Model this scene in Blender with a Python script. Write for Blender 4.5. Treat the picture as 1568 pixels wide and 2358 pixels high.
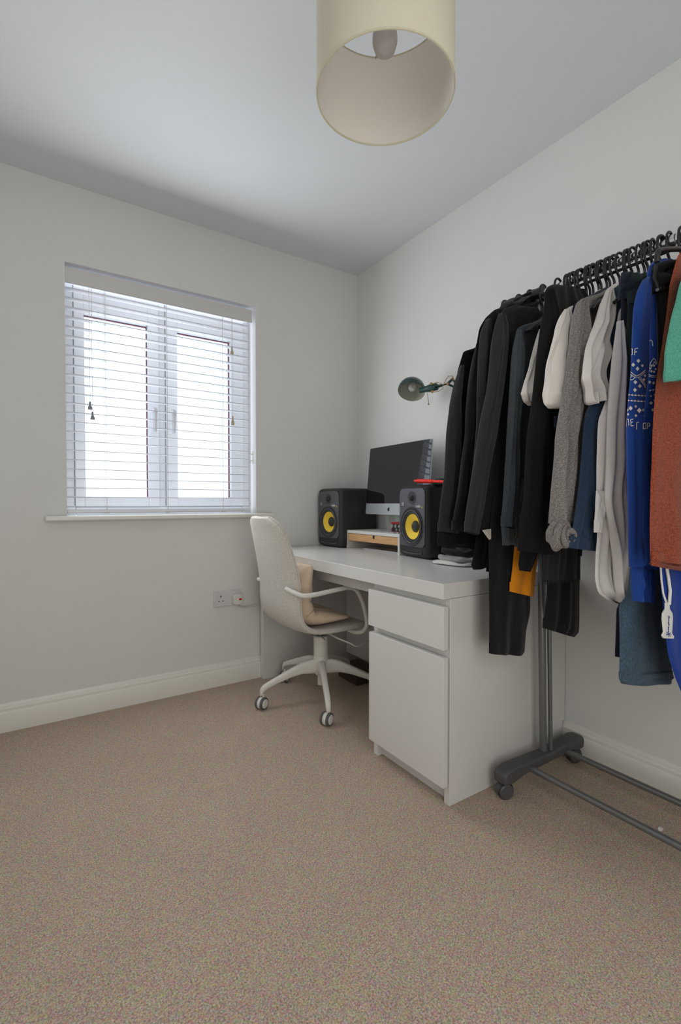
import bpy, bmesh, math, random
from mathutils import Vector, Matrix, noise
R = math.radians
for o in list(bpy.data.objects): bpy.data.objects.remove(o)
S = bpy.context.scene
COL = S.collection

# ------------------------------------------------------------------ camera
W_PX, H_PX, F_PX = 1568, 2358, 1111.0
YAW = R(33.5); PITCH = math.atan(22 / 1111)
CAM = Vector((-1.777, -2.495, 0.977))
DIR = Vector((math.sin(YAW) * math.cos(PITCH), math.cos(YAW) * math.cos(PITCH), -math.sin(PITCH)))
RGT = Vector((math.cos(YAW), -math.sin(YAW), 0)); UP = RGT.cross(DIR)
cd = bpy.data.cameras.new('camera'); cam = bpy.data.objects.new('camera', cd); COL.objects.link(cam)
cd.sensor_fit = 'HORIZONTAL'; cd.sensor_width = 36; cd.lens = 36 * F_PX / W_PX
cd.clip_start = 0.02
m3 = Matrix((RGT, UP, -DIR)).transposed()
cam.matrix_world = Matrix.Translation(CAM) @ m3.to_4x4()
S.camera = cam

def on(px, py, **k):
    """a pixel of the photograph turned into a point on an axis plane (metres)"""
    a = list(k)[0]; i = 'xyz'.index(a)
    r = DIR + RGT * ((px - W_PX / 2) / F_PX) - UP * ((py - H_PX / 2) / F_PX)
    t = (k[a] - CAM[i]) / r[i]
    return CAM + r * t

# ------------------------------------------------------------------ world, lights, exposure
S.view_settings.view_transform = 'Standard'; S.view_settings.look = 'None'
S.view_settings.gamma = 1; S.view_settings.use_curve_mapping = False
S.view_settings.exposure = 0.25
w = bpy.data.worlds.new('overcast_sky'); S.world = w; w.use_nodes = True
bg = w.node_tree.nodes['Background']
bg.inputs[0].default_value = (0.86, 0.93, 1.0, 1); bg.inputs[1].default_value = 2.2

def area(name, loc, rot, sx, sy, power, color, portal=False):
    l = bpy.data.lights.new(name, 'AREA'); l.shape = 'RECTANGLE'; l.size = sx; l.size_y = sy
    l.energy = power; l.color = color
    if portal: l.cycles.is_portal = True
    o = bpy.data.objects.new(name, l); o.location = loc; o.rotation_euler = rot; COL.objects.link(o)
    return o
area('window_portal', (-1.145, 0.2, 1.485), (R(-90), 0, 0), 0.95, 1.16, 1, (1, 1, 1), True)
# added fill lights at the window, hidden from the camera, boosting its daylight
wd = area('window_fill', (-1.145, -.085, 1.49), (R(-84), 0, 0), 0.90, 1.08, 9.6, (.955, .985, 1.0))
wb = area('blind_back_fill', (-1.145, .078, 1.485), (R(-90), 0, 0), 0.90, 1.12, 3.3, (.93, .97, 1.0))  # added light to brighten slats, reveal and sashes
wb.visible_camera = False; wb.visible_glossy = False
wd.visible_camera = False; wd.visible_glossy = False
# added soft fill from behind the camera, set in the rear wall opening
area('rear_fill', (-1.45, -3.16, 1.05), (R(90), 0, 0), 0.95, 2.0, 13.0, (1.0, 0.975, 0.93))

# ------------------------------------------------------------------ materials
def new_mat(name):
    m = bpy.data.materials.new(name); m.use_nodes = True
    nt = m.node_tree; b = nt.nodes['Principled BSDF']
    return m, nt, b
def setp(b, **k):
    for n, v in k.items():
        n = n.replace('_', ' ')
        if n in b.inputs: b.inputs[n].default_value = v
def mat(name, col, rough=.5, metal=0, var=0.04, scale=60, bump=0.0, bscale=None, stretch=None, spec=None, sheen=0, col2=None, coat=0, detail=3):
    m, nt, b = new_mat(name)
    c = tuple(col) + (1,)
    tc = nt.nodes.new('ShaderNodeTexCoord'); mp = nt.nodes.new('ShaderNodeMapping')
    nt.links.new(tc.outputs['Object'], mp.inputs[0])
    if stretch: mp.inputs['Scale'].default_value = stretch
    n = nt.nodes.new('ShaderNodeTexNoise'); n.inputs['Scale'].default_value = scale; n.inputs['Detail'].default_value = detail
    nt.links.new(mp.outputs[0], n.inputs['Vector'])
    r = nt.nodes.new('ShaderNodeValToRGB'); e = r.color_ramp.elements
    e[0].position = .3; e[1].position = .7
    lo = col2 if col2 else tuple(max(0, x * (1 - var)) for x in col)
    hi = tuple(min(1, x * (1 + var)) for x in col)
    e[0].color = tuple(lo) + (1,); e[1].color = hi + (1,)
    nt.links.new(n.outputs['Fac'], r.inputs[0]); nt.links.new(r.outputs[0], b.inputs['Base Color'])
    setp(b, Roughness=rough, Metallic=metal)
    if spec is not None: b.inputs['Specular IOR Level'].default_value = spec
    if sheen: b.inputs['Sheen Weight'].default_value = sheen; b.inputs['Sheen Roughness'].default_value = .5
    if coat: b.inputs['Coat Weight'].default_value = coat
    if bump:
        n2 = nt.nodes.new('ShaderNodeTexNoise'); n2.inputs['Scale'].default_value = bscale or scale * 3
        n2.inputs['Detail'].default_value = 2
        nt.links.new(mp.outputs[0], n2.inputs['Vector'])
        bp = nt.nodes.new('ShaderNodeBump'); bp.inputs['Strength'].default_value = bump; bp.inputs['Distance'].default_value = .002
        nt.links.new(n2.outputs['Fac'], bp.inputs['Height']); nt.links.new(bp.outputs[0], b.inputs['Normal'])
    return m
M = {}
M['wall'] = mat('wall_paint', (.745, .742, .728), .75, var=.01, scale=4, bump=.08, bscale=160)
M['ceiling'] = mat('ceiling_paint', (.71, .735, .765), .85, var=.008, scale=3, bump=.06, bscale=140)
M['reveal'] = mat('reveal_paint', (.90, .905, .93), .6, var=.01, scale=4)
M['trim'] = mat('trim_gloss', (.82, .805, .75), .35, var=.01, scale=6)
M['upvc'] = mat('white_upvc', (.90, .93, .97), .25, var=.01, scale=5)
M['gasket'] = mat('window_gasket', (.33, .36, .43), .6)
M['gasket_red'] = mat('spacer_bar', (.35, .08, .12), .5)
M['blind'] = mat('blind_slat', (.88, .89, .94), .35, var=.015, scale=12, stretch=(1, 20, 20))
M['valance'] = mat('blind_valance', (.66, .645, .63), .45, var=.01, scale=10)
M['cord'] = mat('blind_cord', (.72, .71, .68), .8)
M['tassel'] = mat('blind_tassel', (.30, .30, .34), .4)
M['tassel_wood'] = mat('tassel_cream', (.55, .46, .34), .5)
M['desk'] = mat('desk_white_laminate', (.71, .70, .68), .28, var=.008, scale=8)
M['desk_rail'] = mat('desk_inner', (.62, .61, .59), .5)  # slightly darker laminate for the rail under the desktop
M['metal_white'] = mat('chair_white_steel', (.74, .725, .675), .32, var=.01)
M['metal_bolt'] = mat('bolt_steel', (.35, .35, .36), .35, metal=.8)
M['wheel_rubber'] = mat('caster_rubber', (.10, .10, .105), .6)
M['chair_fabric'] = mat('chair_beige_fabric', (.60, .57, .52), .9, var=.22, scale=260, bump=.5, bscale=420, sheen=.2)
M['black_plastic'] = mat('black_plastic', (.012, .012, .013), .4)
M['hanger'] = mat('hanger_black', (.016, .015, .016), .38)
M['speaker_vinyl'] = mat('speaker_vinyl', (.022, .021, .022), .42, var=.25, scale=500, bump=.35, bscale=700)
M['speaker_baffle'] = mat('speaker_baffle', (.10, .10, .112), .34, metal=.3, var=.06, scale=200)
M['cone'] = mat('speaker_cone_yellow', (.90, .62, .05), .45, var=.04, scale=90, stretch=(1, 1, 1))
M['surround'] = mat('speaker_surround', (.03, .03, .033), .35)
M['ring'] = mat('speaker_ring', (.16, .16, .18), .3, metal=.5)
M['white_mark'] = mat('printed_white', (.75, .75, .72), .5)
M['yellow_mark'] = mat('printed_yellow', (.7, .5, .08), .5)
M['grey_mark'] = mat('badge_grey', (.25, .25, .26), .4)
M['dark_mark'] = mat('printed_dark', (.02, .015, .02), .3)
M['blue_mark'] = mat('printed_blue', (.03, .05, .28), .5)
M['alu'] = mat('anodised_aluminium', (.62, .65, .68), .3, metal=.6, var=.02, scale=30)
M['screen'] = mat('screen_glass', (.008, .006, .009), .08, var=.02, spec=.5)
M['screen'].node_tree.nodes['Principled BSDF'].inputs['IOR'].default_value = 1.72
M['screen'].node_tree.nodes['Principled BSDF'].inputs['Roughness'].default_value = .03
M['bamboo'] = mat('bamboo', (.62, .36, .17), .5, col2=(.50, .28, .12), var=.12, scale=9, stretch=(30, 1.2, 30))
M['stand_white'] = mat('stand_white', (.66, .65, .62), .4)
M['red'] = mat('red_anodised', (.38, .015, .02), .35, metal=.3)
M['red_plastic'] = mat('red_plastic', (.85, .03, .015), .4)
M['lamp_green'] = mat('lamp_green_enamel', (.012, .05, .045), .22, coat=.3)
M['lamp_inner'] = mat('lamp_inner_enamel', (.42, .43, .36), .4)
M['brass'] = mat('brass', (.45, .28, .10), .35, metal=.8)
M['bulb'] = mat('bulb_frosted', (.60, .57, .57), .4)
M['cushion'] = mat('cushion_cotton', (.68, .53, .39), .85, var=.05, scale=40, bump=.3, bscale=300, sheen=.1)
M['rack_grey'] = mat('rack_grey_plastic', (.075, .075, .08), .5, var=.05)
M['rack_steel'] = mat('rack_painted_steel', (.20, .205, .21), .32, metal=.55, var=.04)
M['chrome'] = mat('rail_chrome', (.75, .76, .78), .18, metal=.95, var=.02)
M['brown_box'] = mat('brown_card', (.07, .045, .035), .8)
M['socket'] = mat('socket_white', (.66, .65, .66), .35)
M['plug'] = mat('plug_white', (.72, .72, .68), .4)
M['led_red'] = mat('switch_red', (.6, .005, .005), .35)
M['cable'] = mat('cable_white', (.60, .55, .50), .5)

# translucent lampshade
def shade_mat(name, col, trans):
    m, nt, b = new_mat(name)
    b.inputs['Base Color'].default_value = tuple(col) + (1,); b.inputs['Roughness'].default_value = .8
    tc = nt.nodes.new('ShaderNodeTexCoord'); n = nt.nodes.new('ShaderNodeTexNoise'); n.inputs['Scale'].default_value = 300
    nt.links.new(tc.outputs['Object'], n.inputs['Vector'])
    bp = nt.nodes.new('ShaderNodeBump'); bp.inputs['Strength'].default_value = .15; bp.inputs['Distance'].default_value = .001
    nt.links.new(n.outputs['Fac'], bp.inputs['Height']); nt.links.new(bp.outputs[0], b.inputs['Normal'])
    t = nt.nodes.new('ShaderNodeBsdfTranslucent'); t.inputs[0].default_value = tuple(col) + (1,)
    mx = nt.nodes.new('ShaderNodeMixShader'); mx.inputs[0].default_value = trans
    nt.links.new(b.outputs[0], mx.inputs[1]); nt.links.new(t.outputs[0], mx.inputs[2])
    nt.links.new(mx.outputs[0], nt.nodes['Material Output'].inputs[0])
    return m
M['shade'] = shade_mat('lampshade_cream', (.86, .82, .68), .35)
M['shade_in'] = shade_mat('lampshade_lining', (.86, .81, .765), .25)

def glass_mat():
    m = bpy.data.materials.new('window_glass'); m.use_nodes = True; nt = m.node_tree
    nt.nodes.clear()
    out = nt.nodes.new('ShaderNodeOutputMaterial'); t = nt.nodes.new('ShaderNodeBsdfTransparent')
    g = nt.nodes.new('ShaderNodeBsdfGlossy'); g.inputs['Roughness'].default_value = .02
    fr = nt.nodes.new('ShaderNodeFresnel'); fr.inputs[0].default_value = 1.45
    mx = nt.nodes.new('ShaderNodeMixShader')
    t.inputs[0].default_value = (.97, .99, 1, 1)
    nt.links.new(fr.outputs[0], mx.inputs[0]); nt.links.new(t.outputs[0], mx.inputs[1]); nt.links.new(g.outputs[0], mx.inputs[2])
    nt.links.new(mx.outputs[0], out.inputs[0]); return m
M['glass'] = glass_mat()

def carpet_mat():
    m, nt, b = new_mat('carpet_twist_pile')
    tc = nt.nodes.new('ShaderNodeTexCoord')
    n1 = nt.nodes.new('ShaderNodeTexNoise'); n1.inputs['Scale'].default_value = 260; n1.inputs['Detail'].default_value = 3; n1.inputs['Roughness'].default_value = .7
    n2 = nt.nodes.new('ShaderNodeTexNoise'); n2.inputs['Scale'].default_value = 5; n2.inputs['Detail'].default_value = 2
    v = nt.nodes.new('ShaderNodeTexVoronoi'); v.inputs['Scale'].default_value = 210
    for n in (n1, n2, v): nt.links.new(tc.outputs['Object'], n.inputs['Vector'])
    r = nt.nodes.new('ShaderNodeValToRGB'); e = r.color_ramp.elements
    e[0].position = .30; e[0].color = (.27, .195, .14, 1); e[1].position = .68; e[1].color = (.82, .68, .55, 1)
    mid = r.color_ramp.elements.new(.5); mid.color = (.56, .435, .335, 1)
    nt.links.new(n1.outputs['Fac'], r.inputs[0])
    mix = nt.nodes.new('ShaderNodeMix'); mix.data_type = 'RGBA'; mix.blend_type = 'MULTIPLY'; mix.inputs[0].default_value = .12
    rr = nt.nodes.new('ShaderNodeValToRGB'); rr.color_ramp.elements[0].position = .35; rr.color_ramp.elements[1].position = .65
    rr.color_ramp.elements[0].color = (.6, .6, .6, 1); rr.color_ramp.elements[1].color = (1, 1, 1, 1)
    nt.links.new(n2.outputs['Fac'], rr.inputs[0])
    # tuft tint: warm and grey fleck
    mx2 = nt.nodes.new('ShaderNodeMix'); mx2.data_type = 'RGBA'; mx2.blend_type = 'OVERLAY'; mx2.inputs[0].default_value = .22
    nt.links.new(r.outputs[0], mx2.inputs[6]); nt.links.new(v.outputs['Color'], mx2.inputs[7])
    nt.links.new(mx2.outputs[2], mix.inputs[6]); nt.links.new(rr.outputs[0], mix.inputs[7])
    nt.links.new(mix.outputs[2], b.inputs['Base Color'])
    b.inputs['Roughness'].default_value = .95; b.inputs['Specular IOR Level'].default_value = .1
    b.inputs['Sheen Weight'].default_value = .15
    bp = nt.nodes.new('ShaderNodeBump'); bp.inputs['Strength'].default_value = .7; bp.inputs['Distance'].default_value = .006
    nt.links.new(n1.outputs['Fac'], bp.inputs['Height'])
    bp2 = nt.nodes.new('ShaderNodeBump'); bp2.inputs['Strength'].default_value = .5; bp2.inputs['Distance'].default_value = .004
    nt.links.new(v.outputs['Distance'], bp2.inputs['Height']); nt.links.new(bp.outputs[0], bp2.inputs['Normal'])
    nt.links.new(bp2.outputs[0], b.inputs['Normal'])
    return m
M['carpet'] = carpet_mat()

def cloth_mat(name, col, var=.15, scale=350, rough=.92, bump=.4, sheen=.15, marl=None, stretch=None):
    return mat(name, col, rough, var=var, scale=scale, bump=bump, bscale=scale * 1.6, sheen=sheen, col2=marl, stretch=stretch, spec=.2)

# ------------------------------------------------------------------ geometry collector
class G:
    def __init__(s, M4=None): s.v = []; s.f = []; s.M = M4
    def add(s, vs, fs):
        b = len(s.v); s.v += [Vector(x) for x in vs]; s.f += [tuple(b + i for i in f) for f in fs]; return s
    def box(s, x0, x1, y0, y1, z0, z1):
        x0, x1 = sorted((x0, x1)); y0, y1 = sorted((y0, y1)); z0, z1 = sorted((z0, z1))
        vs = [(x, y, z) for x in (x0, x1) for y in (y0, y1) for z in (z0, z1)]
        return s.add(vs, [(0, 1, 3, 2), (4, 6, 7, 5), (0, 4, 5, 1), (2, 3, 7, 6), (0, 2, 6, 4), (1, 5, 7, 3)])
    def sweep(s, pts, rad, n=12, caps=True, flat=None):
        pts = [Vector(p) for p in pts]; N = len(pts)
        rad = rad if isinstance(rad, (list, tuple)) else [rad] * N
        t0 = (pts[1] - pts[0]).normalized()
        a = Vector((0, 0, 1)) if abs(t0.z) < .9 else Vector((1, 0, 0))
        nrm = (a - t0 * a.dot(t0)).normalized(); vs = []
        for i, p in enumerate(pts):
            t = (pts[min(i + 1, N - 1)] - pts[max(i - 1, 0)]).normalized()
            nrm = (nrm - t * nrm.dot(t)).normalized(); bi = t.cross(nrm)
            rx = rad[i] if not flat else rad[i] * flat
            for k in range(n):
                th = 2 * math.pi * k / n
                vs.append(p + nrm * (math.cos(th) * rad[i]) + bi * (math.sin(th) * rx))
        fs = [(i * n + k, i * n + (k + 1) % n, (i + 1) * n + (k + 1) % n, (i + 1) * n + k) for i in range(N - 1) for k in range(n)]
        if caps: fs += [tuple(range(n))[::-1], tuple((N - 1) * n + k for k in range(n))]
        return s.add(vs, fs)
    def cyl(s, p0, p1, r0, r1=None, n=24): return s.sweep([p0, p1], [r0, r0 if r1 is None else r1], n)
    def lathe(s, prof, origin=(0, 0, 0), axis=(0, 0, 1), n=40, close=False):
        """prof: list of (radius, height along axis)"""
        ax = Vector(axis).normalized(); a = Vector((0, 0, 1)) if abs(ax.z) < .9 else Vector((1, 0, 0))
        u = (a - ax * a.dot(ax)).normalized(); v = ax.cross(u); o = Vector(origin); vs = []
        for r, h in prof:
            for k in range(n):
                th = 2 * math.pi * k / n
                vs.append(o + ax * h + u * (r * math.cos(th)) + v * (r * math.sin(th)))
        P = len(prof)
        fs = [(i * n + k, i * n + (k + 1) % n, (i + 1) * n + (k + 1) % n, (i + 1) * n + k) for i in range(P - 1) for k in range(n)]
        if close: fs += [((P - 1) * n + k, (P - 1) * n + (k + 1) % n, (k + 1) % n, k) for k in range(n)]
        return s.add(vs, fs)
    def prism(s, poly, axis, a, b):
        """poly in the two other axes, extruded from a to b along axis (0,1,2)"""
        n = len(poly)
        def mk(p, h):
            q = list(p); q.insert(axis, h); return tuple(q)
        vs = [mk(p, a) for p in poly] + [mk(p, b) for p in poly]
        fs = [tuple(range(n))[::-1], tuple(range(n, 2 * n))] + [(i, (i + 1) % n, n + (i + 1) % n, n + i) for i in range(n)]
        return s.add(vs, fs)
    def surf(s, fn, nu, nv, wrapu=False):
        vs = [fn(i / (nu if wrapu else nu - 1), j / (nv - 1)) for j in range(nv) for i in range(nu)]
        fs = []
        for j in range(nv - 1):
            for i in range(nu if wrapu else nu - 1):
                i2 = (i + 1) % nu
                fs.append((j * nu + i, j * nu + i2, (j + 1) * nu + i2, (j + 1) * nu + i))
        return s.add(vs, fs)

ORG = {}
def obj(name, g, m, parent=None, origin=None, smooth=True, bevel=0, segs=3, sub=0, solid=0, auto=40, mats=None):
    me = bpy.data.meshes.new(name)
    vs = [g.M @ v for v in g.v] if g.M else g.v
    o = bpy.data.objects.new(name, me)
    if parent is not None:
        og = ORG[parent.name]; o.parent = parent; ORG[o.name] = og
    else:
        if origin is None:
            xs = [v.x for v in vs]; ys = [v.y for v in vs]; zs = [v.z for v in vs]
            origin = ((min(xs) + max(xs)) / 2, (min(ys) + max(ys)) / 2, min(zs))
        og = Vector(origin); o.location = og; ORG[o.name] = og
    me.from_pydata([tuple(v - og) for v in vs], [], g.f)
    bm = bmesh.new(); bm.from_mesh(me); bmesh.ops.recalc_face_normals(bm, faces=bm.faces)
    if smooth:
        for f in bm.faces: f.smooth = True
        for e in bm.edges:
            if len(e.link_faces) == 2 and e.calc_face_angle(0) > R(auto): e.smooth = False
    bm.to_mesh(me); bm.free()
    me.materials.append(m); COL.objects.link(o)
    if bevel:
        b = o.modifiers.new('bevel', 'BEVEL'); b.width = bevel; b.segments = segs; b.limit_method = 'ANGLE'; b.angle_limit = R(40)
        b.harden_normals = False
    if solid:
        b = o.modifiers.new('solid', 'SOLIDIFY'); b.thickness = solid; b.offset = 0
    if sub:
        b = o.modifiers.new('sub', 'SUBSURF'); b.levels = sub; b.render_levels = sub
    return o
def thing(name, label, cat, loc, group=None):
    o = bpy.data.objects.new(name, None); o.empty_display_size = .05; o.location = loc; COL.objects.link(o)
    ORG[o.name] = Vector(loc); o['label'] = label; o['category'] = cat
    if group: o['group'] = group
    return o
def tag(o, label, cat, group=None, kind=None):
    o['label'] = label; o['category'] = cat
    if group: o['group'] = group
    if kind: o['kind'] = kind
    return o
def struct(name, g, m, parent=None, label=None, **k):
    o = obj(name, g, m, parent, **k)
    if parent is None: o['kind'] = 'structure'
    if label: o['label'] = label
    return o
def text(name, s, size, M4, m, parent, depth=.0004, align='CENTER'):
    c = bpy.data.curves.new(name, 'FONT'); c.body = s; c.size = size; c.extrude = depth; c.align_x = align; c.align_y = 'CENTER'
    t = bpy.data.objects.new('tmp', c); COL.objects.link(t)
    dg = bpy.context.evaluated_depsgraph_get(); me = bpy.data.meshes.new_from_object(t.evaluated_get(dg))
    bpy.data.objects.remove(t)
    me.transform(M4); og = ORG[parent.name]; me.transform(Matrix.Translation(-og))
    me.name = name; me.materials.clear(); me.materials.append(m)
    o = bpy.data.objects.new(name, me); COL.objects.link(o); o.parent = parent; ORG[o.name] = og
    return o

# ------------------------------------------------------------------ room shell
XL, YB, H = -2.2, -3.15, 2.4
WX0, WX1, WZ0, WZ1 = -1.605, -0.686, 0.915, 2.056
T = .16
struct('floor', G().box(XL, 0, YB, 0, -.05, 0), M['carpet'], smooth=False, label='beige speckled twist pile carpet')
struct('ceiling', G().box(XL - .1, .1, YB - .1, T, H, H + .08), M['ceiling'], smooth=False)
g = G().box(XL - .1, WX0, 0, T, 0, H).box(WX1, 0.1, 0, T, 0, H).box(WX0, WX1, 0, T, 0, WZ0 - .02).box(WX0, WX1, 0, T, WZ1, H)
struct('wall_back', g, M['wall'], smooth=False)
struct('wall_right', G().box(0, .1, YB - .1, 0, 0, H), M['wall'], smooth=False)
struct('wall_left', G().box(XL - .1, XL, YB - .1, 0, 0, H), M['wall'], smooth=False)
DX0, DX1, DZ = -1.93, -.97, 2.05  # unseen doorway opening, added to hold the fill light
g = G().box(XL, DX0, YB - .1, YB, 0, H).box(DX1, 0, YB - .1, YB, 0, H).box(DX0, DX1, YB - .1, YB, DZ, H)
struct('wall_front', g, M['wall'], smooth=False)
# unseen closed box added behind the opening to keep sky light out
LY = YB - 1.1
struct('wall_sky_block', G().box(DX0 - .5, DX1 + .5, LY - .1, LY, 0, H).box(DX0 - .5, DX0 - .4, LY, YB - .1, 0, H).box(DX1 + .4, DX1 + .5, LY, YB - .1, 0, H)
       .box(DX0 - .5, DX1 + .5, LY - .1, YB - .1, H, H + .08).box(DX0 - .5, DX1 + .5, LY - .1, YB - .1, -.05, 0), M['wall'], smooth=False)
def skirting_profile():   # (out from wall, height)
    return [(0, 0), (.017, 0), (.017, .078), (.0155, .083), (.012, .087), (.012, .098), (.0105, .101), (.0075, .104), (.0065, .113), (.004, .119), (0, .12)]
pf = skirting_profile()
struct('baseboard_back', G().prism([(-a, b) for a, b in pf], 0, XL, 0), M['trim'], auto=20)
struct('baseboard_right', G().prism([(-a, b) for a, b in pf], 1, YB, -.018), M['trim'], auto=20)
struct('baseboard_left', G().prism([(XL + a, b) for a, b in pf], 1, YB, -.018), M['trim'], auto=20)
# lining of the added doorway in the unseen rear wall
g = G().box(DX0 - .06, DX0, YB, YB + .015, 0, DZ + .06).box(DX1, DX1 + .06, YB, YB + .015, 0, DZ + .06).box(DX0, DX1, YB, YB + .015, DZ, DZ + .06)
struct('trim_1', g, M['trim'], smooth=False)

# window sill board
g = G().box(WX0, WX1, -.0, T - .06, WZ0 - .02, WZ0).box(-1.69, -.60, -.045, 0, WZ0 - .02, WZ0 + .002)
struct('trim_2', g, M['trim'], bevel=.006, label='painted window board with rounded nosing')
# painted reveal linings (sides and head)
g = G().box(WX0 - .002, WX0, -.0, T, WZ0, WZ1).box(WX1, WX1 + .002, 0, T, WZ0, WZ1).box(WX0, WX1, 0, T, WZ1, WZ1 + .002)
struct('trim_3', G().box(WX0 - .0015, WX0 + .0015, .001, .1, WZ0, WZ1).box(WX1 - .0015, WX1 + .0015, .001, .1, WZ0, WZ1).box(WX0, WX1, .001, .1, WZ1 - .0015, WZ1 + .0015),
       M['reveal'], smooth=False, label='white painted window reveal')

# ------------------------------------------------------------------ window frame, sashes, glass
def frame_ring(g, x0, x1, z0, z1, w, y0, y1):
    g.box(x0, x0 + w, y0, y1, z0, z1); g.box(x1 - w, x1, y0, y1, z0, z1)
    g.box(x0 + w, x1 - w, y0, y1, z0, z0 + w); g.box(x0 + w, x1 - w, y0, y1, z1 - w, z1)
FY = .10
win = struct('window_1', (lambda g: (frame_ring(g, WX0, WX1, WZ0, WZ1, .045, FY, FY + .06), g.box(-1.185, -1.145, FY, FY + .06, WZ0 + .045, WZ1 - .045), g)[-1])(G()),
             M['upvc'], bevel=.004, smooth=False)
for i, (a, b, ga, gb) in enumerate(((-1.563, -1.183, -1.522, -1.235), (-1.147, -.728, -1.09, -.80))):
    z0, z1 = WZ0 + .042, WZ1 - .042
    gz0, gz1 = 1.0, 1.868
    s = G()
    y0, y1 = FY - .018, FY + .03
    s.box(a, ga, y0, y1, z0, z1); s.box(gb, b, y0, y1, z0, z1); s.box(ga, gb, y0, y1, z0, gz0); s.box(ga, gb, y0, y1, gz1, z1)
    sash = obj('sash', s, M['upvc'], win, smooth=False, bevel=.003)
    gk = G(); frame_ring(gk, a - .003, b + .003, z0 - .003, z1 + .003, .004, FY - .004, FY - .0005)
    obj('gasket', gk, M['gasket'], sash, smooth=False)
    sp = G(); frame_ring(sp, ga - .002, gb + .002, gz0 - .002, gz1 + .002, .006, FY + .012, FY + .022)
    obj('spacer_bar', sp, M['gasket_red'], sash, smooth=False)
    obj('glass_pane', G().box(ga, gb, FY + .008, FY + .012, gz0, gz1), M['glass'], sash, smooth=False)
    obj('glass_pane', G().box(ga, gb, FY + .024, FY + .028, gz0, gz1), M['glass'], sash, smooth=False)
    hx = gb + .026 if i == 0 else ga - .026
    hd = G().box(hx - .011, hx + .011, y0 - .012, y0, 1.33, 1.46)
    hd.sweep([(hx, y0 - .01, 1.445), (hx, y0 - .034, 1.445), (hx, y0 - .038, 1.432), (hx, y0 - .036, 1.40), (hx, y0 - .034, 1.335)], [.009, .009, .009, .008, .006], 10)
    obj('handle', hd, M['upvc'], sash, bevel=.003)

# ------------------------------------------------------------------ venetian blind
BX0, BX1 = -1.602, -.716
bl = thing('venetian_blind', 'white wooden venetian blind lowered over the window with slats open', 'blind', (-1.155, .03, WZ0))
obj('valance', G().box(BX0 - .002, -.704, .008, .018, 1.968, 2.036), M['valance'], bl, bevel=.002, label=None) if False else obj('valance', G().box(BX0 - .002, -.704, .008, .018, 1.968, 2.036), M['valance'], bl, bevel=.002)
obj('headrail', G().box(BX0, -.712, .022, .075, 1.985, 2.04), M['blind'], bl, bevel=.002)
pitch = .0432
zs = [1.952 - i * pitch for i in range(24)]
for z in [z for z in zs if z > .955]:
    # gently crowned slat
    def fn(u, v, z=z):
        a = -1 + 2 * v
        return Vector((BX0 + (BX1 - BX0) * u, .047 + .025 * a, z + .0012 * (1 - a * a) + .0015 * a))
    obj('slat', G().surf(fn, 2, 7), M['blind'], bl, solid=.0028)
obj('bottom_rail', G().box(BX0, BX1 + .002, .020, .074, .927, .944), M['blind'], bl, bevel=.004)
for x in (-1.44, -1.158, -.868):
    lg = G()
    for yy in (.0195, .0745): lg.cyl((x, yy, .94), (x, yy, 1.985), .0008, n=6)
    lg.cyl((x + .008, .047, .94), (x + .008, .047, 1.985), .0008, n=6)
    for z in zs:
        if z > .955: lg.cyl((x - .004, .02, z + .004), (x - .004, .074, z - .006), .0007, n=5)
    obj('ladder_cord', lg, M['cord'], bl)
    obj('cord_plug', G().box(x - .008, x + .012, .016, .022, .925, .932), M['cord'], bl)
def tassel(x, y, z, m, big=1.0):
    return G().lathe([(.0008, .034 * big), (.004, .034 * big), (.0048, .018 * big), (.0085, .012 * big), (.0095, .001), (.008, 0), (.0005, 0)], (x, y, z), n=16)
for x, z, m, b in ((-1.507, 1.405, 'tassel', 1.05), (-1.497, 1.36, 'tassel', 1.05), (-.823, 1.775, 'tassel_wood', 1.1), (-.820, 1.395, 'tassel_wood', 1.4)):
    c = obj('pull_cord', G().cyl((x, .004, z + .03), (x, .004, 1.975), .0009, n=6), M['cord'], bl)
    obj('tassel', tassel(x, .004, z, m, b), M[m], c)
# cleat on the right reveal
g = G(); g.sweep([(WX1 - .002, .045, 1.25), (WX1 - .014, .045, 1.245), (WX1 - .016, .045, 1.262)], .003, 8); g.sweep([(WX1 - .002, .045, 1.21), (WX1 - .014, .045, 1.215), (WX1 - .016, .045, 1.198)], .003, 8)
g.box(WX1 - .003, WX1 - .001, .04, .05, 1.195, 1.265)
tag(obj('cord_cleat', g, M['plug']), 'small clear plastic cord cleat on the right window reveal', 'cleat')

# ------------------------------------------------------------------ socket, plug, cable
so = thing('wall_socket', 'white double wall socket under the window above the baseboard', 'socket', (-.86, 0, .42))
obj('face_plate', G().box(-.934, -.784, -.009, 0, .421, .505), M['socket'], so, bevel=.003)
for dx in (-.895,):
    for (a, b, ww, hh) in ((0, .018, .0025, .005), (-.011, -.007, .0035, .0022), (.011, -.007, .0035, .0022)):
        obj('pin_hole', G().box(dx + a - ww, dx + a + ww, -.0094, -.0088, .458 + b - hh, .458 + b + hh), M['dark_mark'], so)
obj('rocker_switch', G().box(-.922, -.911, -.0125, -.008, .466, .484), M['socket'], so, bevel=.001)
obj('rocker_switch', G().box(-.862, -.848, -.0115, -.008, .478, .484), M['socket'], so, bevel=.001)
pl = thing('mains_plug', 'white mains plug with a red indicator in the right half of the socket', 'plug', (-.815, -.012, .43))
obj('plug_body', G().prism([(-.836, .436), (-.826, .428), (-.797, .428), (-.787, .436), (-.787, .474), (-.794, .482), (-.829, .482), (-.836, .474)], 1, -.042, -.0095), M['plug'], pl, bevel=.003)
obj('indicator', G().box(-.806, -.792, -.0445, -.041, .452, .462), M['led_red'], pl, bevel=.001)
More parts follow.
